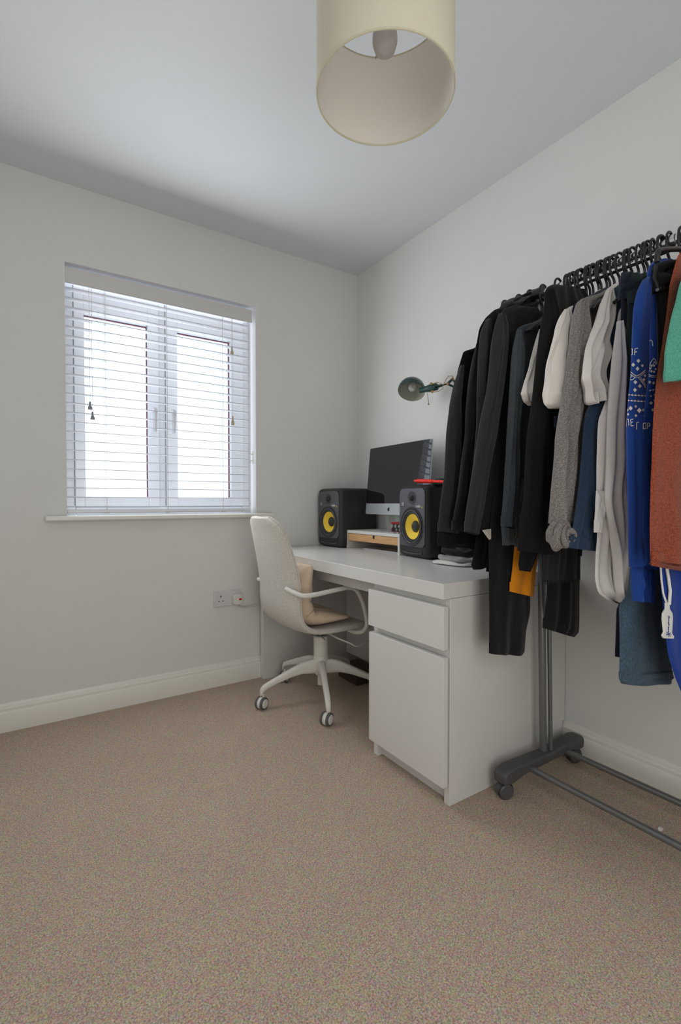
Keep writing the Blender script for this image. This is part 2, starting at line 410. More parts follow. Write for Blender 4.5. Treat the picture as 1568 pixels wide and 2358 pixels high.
cb = G(); cb.sweep([(-.806, -.03, .432), (-.800, -.028, .420), (-.785, -.020, .411), (-.755, -.016, .405), (-.72, -.016, .407), (-.69, -.03, .412)], .0032, 8)
obj('flex', cb, M['cable'], pl)

# ------------------------------------------------------------------ desk
dk = thing('desk', 'white laminate desk along the right wall with a drawer and cupboard pedestal', 'desk', (-.34, -.71, 0))
DF, DN, DL, DT = -.672, -1.412, -.019, .72
obj('desktop', G().box(DF, -.003, DN, DL, DT - .05, DT), M['desk'], dk, bevel=.0018)
def side(y0, y1, xf):
    # end panel, notched round the skirting board
    return G().prism([(xf, 0), (-.019, 0), (-.019, .123), (-.003, .123), (-.003, DT - .051), (xf, DT - .051)], 1, y0, y1)
obj('end_panel', side(DN, DN + .025, -.64), M['desk'], dk, bevel=.0012)
obj('end_panel', side(DL - .035, DL, -.672), M['desk'], dk, bevel=.0012)
obj('back_panel', G().box(-.12, -.10, DL - .037, -1.02, .06, DT - .052), M['desk'], dk, bevel=.001)
obj('keyboard_rail', G().box(-.60, -.13, DL - .037, -1.02, .612, DT - .052), M['desk_rail'], dk, bevel=.001)
obj('pedestal', G().box(-.64, -.62, -1.386, -1.0405, DT - .08, DT - .052).box(-.64, -.62, -1.386, -1.0405, .478, .508)
    .box(-.64, -.10, -1.04, -1.013, 0, DT - .052).box(-.598, -.10, -1.386, -1.0405, .06, .08).box(-.618, -.600, -1.386, -1.0405, 0, DT - .052), M['desk'], dk, bevel=.001)
obj('drawer_front', G().box(-.667, -.645, -1.4085, -1.012, .506, .645), M['desk'], dk, bevel=.0015)
obj('cupboard_door', G().box(-.667, -.645, -1.4085, -1.016, .064, .481), M['desk'], dk, bevel=.0015)

# dark items under the desk
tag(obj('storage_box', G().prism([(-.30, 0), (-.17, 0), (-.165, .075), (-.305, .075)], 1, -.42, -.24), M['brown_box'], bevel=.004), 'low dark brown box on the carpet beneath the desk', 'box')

# ------------------------------------------------------------------ studio monitors
def speaker(loc, yaw, label, d):
    t = thing('studio_monitor', label, 'speaker', loc, 'black studio monitors with yellow woofers')
    Mx = Matrix.Translation(loc) @ Matrix.Rotation(yaw, 4, 'Z')
    w, h = .114, .338
    def rr(w0, w1, z0, z1, r, n=5):
        pts = []
        for cx, cz, a0 in ((w1 - r, z1 - r, 0), (w0 + r, z1 - r, 90), (w0 + r, z0 + r, 180), (w1 - r, z0 + r, 270)):
            for k in range(n + 1):
                a = R(a0 + 90 * k / n); pts.append((cx + r * math.cos(a), cz + r * math.sin(a)))
        return pts
    wz = .145
    def holed(poly, x, rad, x2=None, N=96):
        """flat plate at depth x, outline poly, with a round hole for the woofer"""
        outer, inner = [], []
        for k in range(N):
            a = 2 * math.pi * k / N; dx, dz = math.cos(a), math.sin(a); best = 1e9
            for (p, q) in zip(poly, poly[1:] + poly[:1]):
                ex, ez = q[0] - p[0], q[1] - p[1]; det = dx * -ez + dz * ex
                if abs(det) < 1e-12: continue
                rx, rz = p[0], p[1] - wz
                tt = (rx * -ez + rz * ex) / det; uu = (dx * rz - dz * rx) / det
                if tt > 0 and -1e-6 <= uu <= 1 + 1e-6: best = min(best, tt)
            outer.append((x, dx * best, wz + dz * best)); inner.append((x, dx * rad, wz + dz * rad))
        vs = outer + inner + [(x + .012, p[1], p[2]) for p in inner] + [(x + .004, p[1], p[2]) for p in outer]
        fs = []
        for k in range(N):
            j = (k + 1) % N
            fs += [(k, j, N + j, N + k), (N + k, N + j, 2 * N + j, 2 * N + k), (3 * N + k, 3 * N + j, j, k)]
        return vs, fs
    c = G(Mx); rings = [(.0, .014, .016), (.006, .006, .02), (.022, 0, .022), (d, 0, .006)]
    vs = []; n = 0
    for x, ins, r in rings:
        p = rr(-w + ins, w - ins, .004 + ins, h - ins, r); n = len(p)
        vs += [(x, a, b) for a, b in p]
    fs = [(i * n + k, i * n + (k + 1) % n, (i + 1) * n + (k + 1) % n, (i + 1) * n + k) for i in range(3) for k in range(n)]
    fs += [tuple(3 * n + k for k in range(n))]
    c.add(vs, fs); hv = holed(rr(-w + .014, w - .014, .018, h - .014, .016), .0, .090); c.add(*hv)
    obj('cabinet', c, M['speaker_vinyl'], t)
    obj('foot_pad', G(Mx).box(.03, d - .02, -w + .02, w - .02, 0, .005), M['black_plastic'], t)
    b = G(Mx); b.add(*holed(rr(-w + .014, w - .014, .053, h - .017, .024), -.004, .0905))
    obj('baffle', b, M['speaker_baffle'], t)
    wf = obj('woofer_ring', G(Mx).lathe([(.0765, .003), (.0765, .0075), (.0745, .0085), (.0725, .0075), (.0720, .003)], (0, 0, wz), (-1, 0, 0), 64), M['ring'], t)
    obj('woofer_basket', G(Mx).lathe([(.091, .004), (.0895, .0065), (.083, .004), (.0765, .004), (.0765, 0), (.0725, .0)], (0, 0, wz), (-1, 0, 0), 64), M['surround'], wf)
    obj('surround', G(Mx).lathe([(.0725, .001), (.070, .0055), (.066, .007), (.062, .0045), (.0585, -.001)], (0, 0, wz), (-1, 0, 0), 64), M['surround'], wf)
    obj('cone', G(Mx).lathe([(.0590, -.001), (.050, -.0065), (.040, -.0125), (.026, -.021)], (0, 0, wz), (-1, 0, 0), 64), M['cone'], wf)
    obj('dust_cap', G(Mx).lathe([(.0275, -.021), (.0262, -.015), (.021, -.0105), (.012, -.0075), (.0004, -.0065)], (0, 0, wz), (-1, 0, 0), 40), M['surround'], wf)
    tz = .276
    tw = obj('tweeter', G(Mx).lathe([(.034, .0035), (.033, .0055), (.028, .0045), (.0265, .0038)], (0, 0, tz), (-1, 0, 0), 40), M['speaker_baffle'], t)
    obj('waveguide', G(Mx).lathe([(.0275, .0052), (.022, .0045), (.013, .0042)], (0, 0, tz), (-1, 0, 0), 40), M['surround'], tw)
    obj('dome', G(Mx).lathe([(.0135, .0042), (.012, .009), (.007, .013), (.0004, .0145)], (0, 0, tz), (-1, 0, 0), 28), M['black_plastic'], tw)
    pr_ = rr(-.078, .078, .026, .045, .009); n = len(pr_)
    q = G(Mx).add([(-.0012, a, z) for a, z in pr_] , [tuple(range(n))])
    pv = obj('port_slot', q, M['dark_mark'], t)
    lp = G(Mx); lp.sweep([(-.001, -.080, .034), (-.003, -.074, .025), (-.004, -.03, .022), (-.004, .03, .022), (-.003, .074, .025), (-.001, .080, .034)], [.0018, .003, .003, .003, .003, .0018], 8)
    obj('port_lip', lp, M['speaker_baffle'], pv)
    obj('badge', G(Mx).box(-.0065, -.003, .060, .079, .241, .258), M['grey_mark'], t, bevel=.001)
    # text plane: local -x facing, text x runs to local -y
    Rt = Mx @ Matrix.Translation((-.0052, -.052, .240)) @ Matrix(((0, 0, -1, 0), (-1, 0, 0, 0), (0, 1, 0, 0), (0, 0, 0, 1)))
    text('lettering', 'rokit', .019, Rt, M['white_mark'], t)
    Rt2 = Mx @ Matrix.Translation((-.0052, -.082, .236)) @ Matrix(((0, 0, -1, 0), (-1, 0, 0, 0), (0, 1, 0, 0), (0, 0, 0, 1)))
    text('lettering', '6', .019, Rt2, M['yellow_mark'], t)
    return t
speaker((-.296, -.135, DT), R(3), 'black studio monitor with yellow cone standing in the desk corner beside the window wall', .262)
speaker((-.266, -.815, DT), R(-7), 'black studio monitor with yellow cone nearest the clothes, a red tool on top', .13)

# ------------------------------------------------------------------ monitor riser with bamboo drawer
st = thing('monitor_stand', 'low white monitor stand with a bamboo drawer between the two speakers', 'stand', (-.14, -.50, DT))
SX, SY0, SY1, SZ = -.245, -.70, -.24, .822
obj('stand_top', G().box(SX, -.008, SY0, SY1, SZ - .016, SZ), M['stand_white'], st, bevel=.001)
obj('stand_leg', G().box(SX, -.008, SY1 - .014, SY1, DT, SZ - .016), M['stand_white'], st, bevel=.001)
obj('stand_leg', G().box(SX, -.008, SY0, SY0 + .014, DT, SZ - .016), M['stand_white'], st, bevel=.001)
dr = obj('stand_drawer', G().box(SX + .003, -.03, SY0 + .016, SY1 - .016, .765, SZ - .018), M['bamboo'], st, bevel=.001)
nt_ = [( -.49 + .008 * math.cos(a), .806 - .013 + .005 * math.sin(a) - .002) for a in [R(180 + 15 * k) for k in range(13)]]
obj('finger_notch', G().prism([(-.498, .803)] + nt_ + [(-.482, .803)], 0, SX + .0022, SX + .004), M['dark_mark'], dr)

# keyboard tucked below the stand, and one lying on it
tag(obj('keyboard', G().box(-.215, -.12, -.66, -.36, DT, DT + .008), M['alu'], bevel=.002), 'slim silver keyboard pushed under the monitor stand', 'keyboard')
tag(obj('trackpad', G().prism([(-.215, SZ), (-.12, SZ), (-.12, SZ + .008), (-.215, SZ + .003)], 1, -.62, -.50), M['alu'], bevel=.001), 'flat silver trackpad lying on top of the monitor stand', 'trackpad')

# audio interface
ai = thing('audio_interface', 'small red audio interface on the monitor stand behind the near speaker', 'audio interface', (-.13, -.57, SZ))
AX, AY0, AY1, AZ = -.185, -.67, -.558, SZ + .004
obj('case', G().box(AX + .003, -.07, AY0, AY1, AZ - .004, AZ + .05), M['red'], ai, bevel=.003)
obj('front_panel', G().box(AX + .001, AX + .004, AY0 + .008, AY1 - .008, AZ + .003, AZ + .041), M['black_plastic'], ai, bevel=.002)
for yy in (AY1 - .018, AY1 - .046, AY1 - .074):
    obj('knob', G().lathe([(.009, 0), (.009, .004), (.0075, .007), (.0005, .007)], (AX, yy, AZ + .03), (-1, 0, 0), 20), M['grey_mark'], ai)
obj('jack_socket', G().lathe([(.006, 0), (.006, .003), (.004, .003), (.0035, .001)], (AX, AY1 - .05, AZ + .012), (-1, 0, 0), 20), M['alu'], ai)
obj('jack_socket', G().lathe([(.006, 0), (.006, .003), (.004, .003), (.0035, .001)], (AX, AY1 - .075, AZ + .012), (-1, 0, 0), 20), M['alu'], ai)

# ------------------------------------------------------------------ all-in-one computer
MY0, MY1 = -.808, -.285
mb, mt = Vector((-.156, 0, .912)), Vector((-.121, 0, 1.284))
ax_ = (mt - mb).normalized(); nn = Vector((-ax_.z, 0, ax_.x))    # faces the room, leaning back
Hh = (mt - mb).length
yc = (MY0 + MY1) / 2
im = thing('computer', 'silver all-in-one computer with a black tilted screen on the monitor stand', 'computer', (-.12, yc, SZ))
def mp(h, y, dpt): return mb + ax_ * h + Vector(((y - yc) * .045, y, 0)) - nn * dpt
def slab(h0, h1, y0, y1, d0, d1, r=0):
    pts = [(h0, y0), (h0, y1), (h1, y1), (h1, y0)]
    if r:
        pts = []
        for ch, cy, a0 in ((h1 - r, y1 - r, 0), (h0 + r, y1 - r, 90), (h0 + r, y0 + r, 180), (h1 - r, y0 + r, 270)):
            for k in range(6):
                a = R(a0 + 90 * k / 5); pts.append((ch + r * math.cos(a), cy + r * math.sin(a)))
    n = len(pts)
    return G().add([mp(a, b, d0) for a, b in pts] + [mp(a, b, d1) for a, b in pts], [tuple(range(n)), tuple(range(n, 2 * n))[::-1]] + [(k, (k + 1) % n, n + (k + 1) % n, n + k) for k in range(n)])
obj('body', slab(0, Hh, MY0, MY1, .0, .008, .010), M['alu'], im)
def bulge(u, v):
    a, b = u * 2 - 1, v * 2 - 1
    k = (max(0, 1 - abs(a) ** 2.5) * max(0, 1 - abs(b) ** 2.5))
    return mp(Hh * (.5 + .5 * b), yc + a * (MY1 - MY0) / 2 * .995, .008 + .028 * k)
obj('rear_shell', G().surf(bulge, 21, 17), M['alu'], im)
obj('screen', slab(.060, Hh - .001, MY0 + .001, MY1 - .001, -.0015, .001, .009), M['screen'], im)
# stand foot
ft = G(); ft.prism([(-.20, SZ), (-.03, SZ), (-.03, SZ + .006), (-.20, SZ + .004)], 1, yc - .09, yc + .09)
ft.add([(-.06, yc - .09, SZ + .004), (-.06, yc + .09, SZ + .004), (-.115, yc + .07, 1.03), (-.115, yc - .07, 1.03),
        (-.05, yc - .09, SZ + .004), (-.05, yc + .09, SZ + .004), (-.105, yc + .07, 1.04), (-.105, yc - .07, 1.04)],
       [(0, 1, 2, 3), (7, 6, 5, 4), (0, 3, 7, 4), (1, 5, 6, 2), (3, 2, 6, 7), (0, 4, 5, 1)])
obj('stand', ft, M['alu'], im, bevel=.002)
# fruit emblem on the chin
def emblem():
    pts = []
    for k in range(40):
        a = 2 * math.pi * k / 40
        r = 1 + .10 * math.cos(2 * a) * -1
        x = .9 * math.cos(a) * (1 - .08 * math.sin(a) * -1); y = math.sin(a)
        if math.sin(a) > .8: y -= .16 * (1 - abs(math.cos(a)) / .6)
        if math.sin(a) < -.85: y += .08 * (1 - abs(math.cos(a)) / .53)
        dx = x - 1.12; dy = y - .12; dd = math.hypot(dx, dy)
        if dd < .46: x = 1.12 + dx / dd * .46; y = .12 + dy / dd * .46
        pts.append((x, y))
    return pts
s_ = .0105; cy_, ch_ = on(893, 1171, x=-.156).y, .028
P = [(ch_ + b * s_, cy_ - a * s_) for a, b in emblem()]; n = len(P)
em = G().add([mp(a, b, -.0006) for a, b in P] + [mp(ch_, cy_, -.0006)], [(k, (k + 1) % n, n) for k in range(n)])
L = [(ch_ + s_ * (1.05 + .55 * t), cy_ - s_ * (.05 + .45 * t + w_ * math.sin(math.pi * t))) for t, w_ in [(0, 0), (.33, .22), (.66, .22), (1, 0), (.66, -.22), (.33, -.22)]]
em.add([mp(a, b, -.0006) for a, b in L], [tuple(range(6))])
obj('emblem', em, M['dark_mark'], im, smooth=False)

# things on the near speaker
tag(obj('ring_spanner', G(), M['red_plastic']) if False else obj('ribbed_tool', (lambda g: g.sweep([on(954 + 70 * t, 1107 + 2 * t + (1.0 if i % 2 else -1.0) * (0 if t < .1 or t > .62 else .6), x=-.262) for i, t in enumerate([k / 40 for k in range(41)])],
     [(.0045 + .0035 * min(1, t * 9)) * (1.18 if (i % 2 and .12 < t < .62) else .95) * (.8 if t > .62 else 1) for i, t in enumerate([k / 40 for k in range(41)])], 12))(G()), M['red_plastic']),
    'bright red ribbed plastic tool lying on top of the near speaker', 'tool')
p = on(1010, 1105, x=-.12)
tag(obj('cable_tin', G().lathe([(.0005, 0), (.034, 0), (.036, .004), (.036, .02), (.032, .026), (.0005, .028)], (on(1014, 1104, x=-.20).x, on(1014, 1104, x=-.20).y, DT + .339), n=32), M['lamp_green']),
    'small round dark teal tin on the back of the near speaker', 'tin')

# ------------------------------------------------------------------ green wall lamp
wl = thing('wall_lamp', 'dark green adjustable wall lamp with dome shade above the desk', 'lamp', (0, -.90, 1.55))
LX = -.17
c0 = on(947, 902, x=LX)
# opening faces down-left toward the room
nrm = (Vector((-.45, -.29, -.84))).normalized()
prof = [(.066, 0), (.0675, .006), (.066, .022), (.058, .042), (.044, .058), (.026, .068), (.012, .071)]
g = G().lathe(prof, c0, -nrm, 48)
sh = obj('lamp_shade', g, M['lamp_green'], wl)
g = G().lathe([(.0655, .0005), (.0645, .02), (.056, .040), (.042, .055), (.024, .064), (.0005, .067)], c0, -nrm, 48)
obj('shade_lining', g, M['lamp_inner'], sh)
bc = c0 - nrm * .036
obj('light_bulb', G().lathe([(.0004, -.026), (.012, -.0235), (.019, -.013), (.021, 0), (.018, .014), (.011, .026), (.010, .034)], bc, -nrm, 28), M['bulb'], sh)
hx0, hx1 = on(968, 899, x=LX + .01), on(1008, 890, x=LX + .03)
obj('lamp_holder', G().sweep([hx0, hx0.lerp(hx1, .45), hx0.lerp(hx1, .5), hx0.lerp(hx1, .95), hx1, hx1.lerp(on(1018, 887, x=LX + .04), 1)], [.014, .016, .0185, .017, .008, .006], 20), M['lamp_green'], wl)
a2, a3 = on(1018, 887, x=LX + .04), on(1030, 884, x=LX + .06)
a4, a5 = on(1042, 873, x=LX + .08), on(1056, 892, x=-.02)
obj('arm', G().sweep([a2, a3], .004, 10).sweep([a3, a4], .006, 10).sweep([a4, a5, Vector((0, a5.y, a5.z))], .006, 10), M['lamp_green'], wl)
obj('arm', G().sweep([a3, on(1050, 893, x=LX + .1), Vector((0, a5.y, a5.z - .02))], .005, 10), M['lamp_green'], wl)
obj('wall_plate', G().lathe([(.0005, .016), (.03, .016), (.034, .010), (.034, .0)], (0, a5.y, a5.z - .01), (-1, 0, 0), 32), M['lamp_green'], wl)
for q in (on(993, 884, x=LX + .01), on(995, 902, x=LX + .01), a4, a3):
    obj('thumb_screw', G().lathe([(.0005, -.006), (.006, -.006), (.007, 0), (.006, .006), (.0005, .006)], q, (-.7, -.7, 0), 16), M['brass'], wl)
obj('flex', G().sweep([on(995, 884, x=LX + .01), on(1006, 880, x=LX + .02), on(1016, 883, x=LX + .03), on(1021, 888, x=LX + .03), on(1026, 875, x=LX + .05), on(1033, 866, x=LX + .06), on(1042, 866, x=LX + .07), on(1045, 874, x=LX + .08), on(1052, 885, x=-.03)], .0015, 8), M['brass'], wl)
obj('flex', G().sweep([on(997, 903, x=LX + .01), on(1010, 901, x=LX + .02), on(1019, 895, x=LX + .03), on(1021, 888, x=LX + .03)], .0015, 8), M['brass'], wl)
obj('pull_switch', G().sweep([on(984, 904, x=LX + .01), on(987, 930, x=LX + .01)], .0014, 8).lathe([(.0004, -.003), (.004, -.002), (.004, .003), (.0004, .004)], on(987, 931, x=LX + .01), (0, 0, 1), 12), M['brass'], wl)

# ------------------------------------------------------------------ pendant lamp
PX, PY, PZ0, PZ1, PR = -1.101, -1.650, 1.872, 2.087, .15
pn = thing('pendant_lamp', 'cream fabric drum pendant shade with an unlit bulb hanging from the ceiling', 'lamp', (PX, PY, H))
sd = obj('lamp_shade', G().lathe([(PR, PZ0), (PR, PZ1)], (PX, PY, 0), n=96), M['shade'], pn)
obj('shade_lining', G().lathe([(PR - .0015, PZ0), (PR - .0015, PZ1)], (PX, PY, 0), n=96), M['shade_in'], sd)
def ring(z, r, rt): return G().sweep([(PX + r * math.cos(2 * math.pi * k / 72), PY + r * math.sin(2 * math.pi * k / 72), z) for k in range(73)], rt, 8, caps=False)
M['shade_rim'] = mat('lampshade_rim', (.62, .58, .43), .7)
obj('rim_tape', ring(PZ0, PR - .0006, .0022), M['shade_rim'], sd)
obj('rim_tape', ring(PZ1, PR - .0006, .0022), M['shade_rim'], sd)
M['wire'] = mat('wire_frame', (.35, .35, .32), .5)
sp = ring(PZ1 - .012, .022, .0016)
for a in (60, 180, 300):
    sp.cyl((PX + .022 * math.cos(R(a)), PY + .022 * math.sin(R(a)), PZ1 - .012), (PX + (PR - .002) * math.cos(R(a)), PY + (PR - .002) * math.sin(R(a)), PZ1 - .002), .0015, n=8)
obj('spider_frame', sp, M['wire'], pn)
obj('bulb_holder', G().lathe([(.0005, .02), (.010, .018), (.019, .005), (.020, -.03), (.017, -.045), (.0005, -.045)], (PX, PY, PZ1 - .01), n=28), M['plug'], pn)
obj('light_bulb', G().lathe([(.0004, 0), (.012, .003), (.022, .012), (.027, .028), (.0275, .04), (.025, .058), (.018, .078), (.013, .092)], (PX, PY, 1.955), n=36), M['bulb'], pn)
obj('pendant_flex', G().cyl((PX, PY, PZ1), (PX, PY, H - .03), .003, n=10), M['plug'], pn)
obj('ceiling_rose', G().lathe([(.0005, -.03), (.03, -.028), (.045, -.015), (.048, 0)], (PX, PY, H), n=36), M['plug'], pn)

# ------------------------------------------------------------------ office chair
CX_, CY_ = -.532, -.435
ch = thing('office_chair', 'beige upholstered swivel chair with white five star base at the desk', 'chair', (CX_, CY_, 0))
YC = -.435
# centre-line profile (x, z) from seat front to back top, half width, edge lift (toward the sitter)
PF = [(-.370, .362, .185, .0), (-.390, .385, .215, .004), (-.45, .392, .230, .008), (-.54, .386, .235, .012), (-.63, .380, .230, .016), (-.705, .388, .220, .018),
      (-.755, .425, .208, .018), (-.780, .49, .203, .022), (-.790, .57, .201, .030), (-.802, .66, .198, .030), (-.820, .75, .188, .028), (-.843, .84, .165, .024), (-.858, .885, .132, .018), (-.866, .910, .08, .010)]
def cat(P, s):
    s = max(0, min(len(P) - 1.0001, s)); i = int(s); f = s - i
    a, b, c, d = P[max(i - 1, 0)], P[i], P[i + 1], P[min(i + 2, len(P) - 1)]
    return [0.5 * ((2 * b[k]) + (-a[k] + c[k]) * f + (2 * a[k] - 5 * b[k] + 4 * c[k] - d[k]) * f * f + (-a[k] + 3 * b[k] - 3 * c[k] + d[k]) * f ** 3) for k in range(len(b))]
def shell(u, v, off=0.0, shrink=1.0):
    s = v * (len(PF) - 1); q = cat(PF, s); e = .05
    q1, q2 = cat(PF, s - e), cat(PF, s + e)
    t = Vector((q2[0] - q1[0], 0, q2[1] - q1[1])).normalized()
    nrm = Vector((t.z, 0, -t.x))      # toward the sitter
    if nrm.x < 0 and v > .5: nrm = -nrm
    if nrm.z < 0 and v <= .5: nrm = -nrm
    a = (u * 2 - 1) * shrink
    return Vector((q[0], YC + a * q[2], q[1])) + nrm * (q[3] * abs(a) ** 2.4 + off)
NU, NV = 25, 49
g = G(); th = .013
vs = []; idx = {}
# closed shell: outer then inner loop across the width with a rounded edge
def ringpts(v):
    out = []
    K = 20
    for k in range(K + 1): out.append(shell(k / K, v, -th))
    out.append(shell(1.0, v, 0) + Vector((0, .008, 0)))
    for k in range(K, -1, -1): out.append(shell(k / K, v, th * .9, .985))
    out.append(shell(0.0, v, 0) - Vector((0, .008, 0)))
    return out
rings = [ringpts(j / (NV - 1)) for j in range(NV)]
n = len(rings[0])
for r_ in rings: vs += r_
fs = [(j * n + k, j * n + (k + 1) % n, (j + 1) * n + (k + 1) % n, (j + 1) * n + k) for j in range(NV - 1) for k in range(n)]
fs += [tuple(range(n))[::-1], tuple((NV - 1) * n + k for k in range(n))]
g.add(vs, fs)
obj('seat_shell', g, M['chair_fabric'], ch, sub=1, auto=80)
# piping seam along the edge
pp = []
for j in range(NV): pp.append(shell(0, j / (NV - 1), 0) + Vector((0, -.0095, 0)))
obj('piping', G().sweep(pp, .0028, 8), M['chair_fabric'], ch)
pp = [shell(1, j / (NV - 1), 0) + Vector((0, .0095, 0)) for j in range(NV)]
obj('piping', G().sweep(pp, .0028, 8), M['chair_fabric'], ch)
# base
cx, cy = CX_, CY_
obj('gas_column', G().lathe([(.0005, .345), (.016, .345), (.018, .315), (.033, .312), (.036, .31), (.036, .195), (.017, .19), (.017, .065), (.0005, .065)], (cx, cy, 0), n=32), M['metal_white'], ch)
obj('column_sleeve', G().lathe([(.021, .30), (.021, .36), (.0005, .36)], (cx, cy, 0), n=28), M['black_plastic'], ch)
obj('seat_bracket', G().box(cx - .09, cx + .09, cy - .07, cy + .07, .340, .364), M['black_plastic'], ch, bevel=.006)
hub = obj('hub', G().lathe([(.0005, .215), (.037, .212), (.040, .20), (.038, .13), (.026, .115), (.0005, .115)], (cx, cy, 0), n=32), M['metal_white'], ch)
RB = .315
for i, adeg in enumerate((172, 245, 100, 29, -43)):
    a = R(adeg); dx, dy = math.cos(a), math.sin(a); side_ = Vector((-dy, dx, 0))
    rows = [(.020, .196, .125, .020), (.06, .198, .128, .017), (.10, .190, .133, .015), (.16, .166, .125, .014), (.23, .137, .107, .0135), (.275, .118, .091, .013), (.297, .108, .078, .0125), (.3075, .096, .060, .0115), (.312, .085, .057, .009)]
    vs = []; K = 12
    for r_, zt, zb, w_ in rows:
        c = Vector((cx + dx * r_, cy + dy * r_, (zt + zb) / 2)); hz = (zt - zb) / 2
        for k in range(K):
            th_ = 2 * math.pi * (k + .5) / K
            sx = math.copysign(abs(math.cos(th_)) ** .55, math.cos(th_)); sz = math.copysign(abs(math.sin(th_)) ** .55, math.sin(th_))
            vs.append(c + side_ * (sx * w_) + Vector((0, 0, sz * hz)))
    fs = [(j * K + k, j * K + (k + 1) % K, (j + 1) * K + (k + 1) % K, (j + 1) * K + k) for j in range(len(rows) - 1) for k in range(K)] + [tuple(range(K))[::-1], tuple((len(rows) - 1) * K + k for k in range(K))]
    obj('base_leg', G().add(vs, fs), M['metal_white'], ch)
    # caster: trailing twin wheels
    sw = R({0: -62, 1: -62, 2: -50, 3: 20, 4: 70}[i]); ax = Vector((math.cos(sw), math.sin(sw), 0)); tr = Vector((-ax.y, ax.x, 0)) * -.012
    pv = Vector((cx + dx * .298, cy + dy * .298, 0))
    wc = pv + tr + Vector((0, 0, .0275))
    cs = obj('caster', G().cyl(pv + Vector((0, 0, .045)), pv + Vector((0, 0, .068)), .006, n=12).lathe([(.0005, -.012), (.024, -.012), (.027, -.008), (.027, .008), (.024, .012), (.0005, .012)], wc, ax, 32), M['metal_white'], ch)
    for s_ in (1, -1):
        obj('tyre', G().lathe([(.021, 0), (.0275, .0), (.0285, .003), (.0285, .009), (.0265, .0125), (.021, .0125)], wc + ax * (.008 * s_), ax * s_, 36, close=True), M['wheel_rubber'], cs)
        obj('wheel_cap', G().lathe([(.0215, .012), (.020, .0145), (.012, .0165), (.0005, .017)], wc + ax * (.008 * s_), ax * s_, 32), M['metal_white'], cs)
# arms
def smooth_path(P, n=8):
    out = []
    for i in range(len(P) - 1):
        for k in range(n): out.append(Vector(cat(P, i + k / n)))
    out.append(Vector(P[-1])); return out
def armpath(s):
    near = s < 0; y0 = YC + s * .185; y1 = YC + s * .262
    if not near: return smooth_path([(-.772, YC + .150, .592), (-.775, YC + .19, .588), (-.755, y1 - .012, .580), (-.72, y1, .577), (-.62, y1, .586), (-.545, y1, .590), (-.500, y1, .575), (-.468, y1, .525), (-.447, y1, .46), (-.440, y1, .41), (-.452, y1 - .01, .378), (-.475, y1 - .04, .367), (-.50, YC + .12, .362)])
    return smooth_path([(-.815, YC + s * .175, .600), (-.800, YC + s * .215, .588), (-.775, y1 - s * .008, .577), (-.72, y1, .577), (-.62, y1, .586), (-.545, y1, .590), (-.500, y1, .575), (-.468, y1, .525), (-.447, y1, .46), (-.440, y1, .41), (-.452, y1 - s * .01, .378), (-.472, y1 - s * .035, .369), (-.478, YC + s * .17, .368)])
for s_ in (-1, 1):
    am = obj('armrest', G().sweep(armpath(s_), .0105, 14), M['metal_white'], ch, auto=60)
    q = Vector((-.815, YC - .175, .600)) if s_ < 0 else Vector((-.772, YC + .150, .592)); d_ = (q - (Vector((-.800, YC - .215, .588)) if s_ < 0 else Vector((-.775, YC + .19, .588)))).normalized()
    obj('bolt', G().cyl(q - d_ * .001, q + d_ * .002, .006, n=12), M['metal_bolt'], am)
obj('tilt_lever', G().sweep(smooth_path([(-.55, -.50, .352), (-.545, -.60, .340), (-.50, -.64, .318), (-.475, -.66, .303), (-.44, -.655, .303), (-.40, -.64, .306), (-.37, -.63, .308)], 5), .0035, 8), M['metal_white'], ch)
obj('height_lever', G().sweep([(-.56, -.43, .345), (-.60, -.55, .343), (-.61, -.60, .342)], .003, 8), M['metal_bolt'], ch)

# cushion bent over the seat and backrest
CP = [(-.745, .705), (-.765, .60), (-.760, .50), (-.735, .435), (-.65, .405), (-.485, .405)]   # contact line (x,z)
cpn = [(a, b) for a, b in CP]
def cushion(s, u, v):
    q = cat(cpn, v * (len(cpn) - 1)); e = .08
    a, b = cat(cpn, v * (len(cpn) - 1) - e), cat(cpn, v * (len(cpn) - 1) + e)
    t = Vector((b[0] - a[0], 0, b[1] - a[1])).normalized(); nrm = Vector((-t.z, 0, t.x))
    uu, vv = u * 2 - 1, v * 2 - 1
    pinch = 1 - .07 * (1 - abs(uu)) * 0
    prof = max(0, (1 - abs(uu) ** 3.2)) ** .5 * max(0, (1 - abs(vv) ** 3.6)) ** .5
    wr = .010 * noise.noise(Vector((u * 6, v * 9, 3.1))) + .004 * noise.noise(Vector((u * 14, v * 20, 1.7)))
    fold = -.020 * math.exp(-((v - .36 + .04 * u) / .018) ** 2) - .014 * math.exp(-((v - .52 + .10 * u) / .022) ** 2) - .016 * math.exp(-((v - .76 - .16 * (u - .0)) / .018) ** 2) - .008 * math.exp(-((v - .62) / .04) ** 2)
    tk = .062 * (1 - .42 * max(0, min(1, (v - .55) / .4)))
    wide = .185 * (1 - .05 * (1 - vv * vv))
    pt = Vector((q[0], -.445 + uu * wide, q[1])) + nrm * (.85 * tk + s * (tk * prof) + (wr + fold) * prof * (1 if s > 0 else 0))
    return pt
g = G(); g.surf(lambda u, v: cushion(1, u, v), 33, 61); g.surf(lambda u, v: cushion(-1, u, v), 33, 61)
co = obj('cushion', g, M['cushion'], auto=70)
tag(co, 'crumpled cream cotton cushion slumped against the backrest of the office chair', 'cushion')
bm = bmesh.new(); bm.from_mesh(co.data); bmesh.ops.remove_doubles(bm, verts=bm.verts, dist=.0008); bmesh.ops.recalc_face_normals(bm, faces=bm.faces); bm.to_mesh(co.data); bm.free()

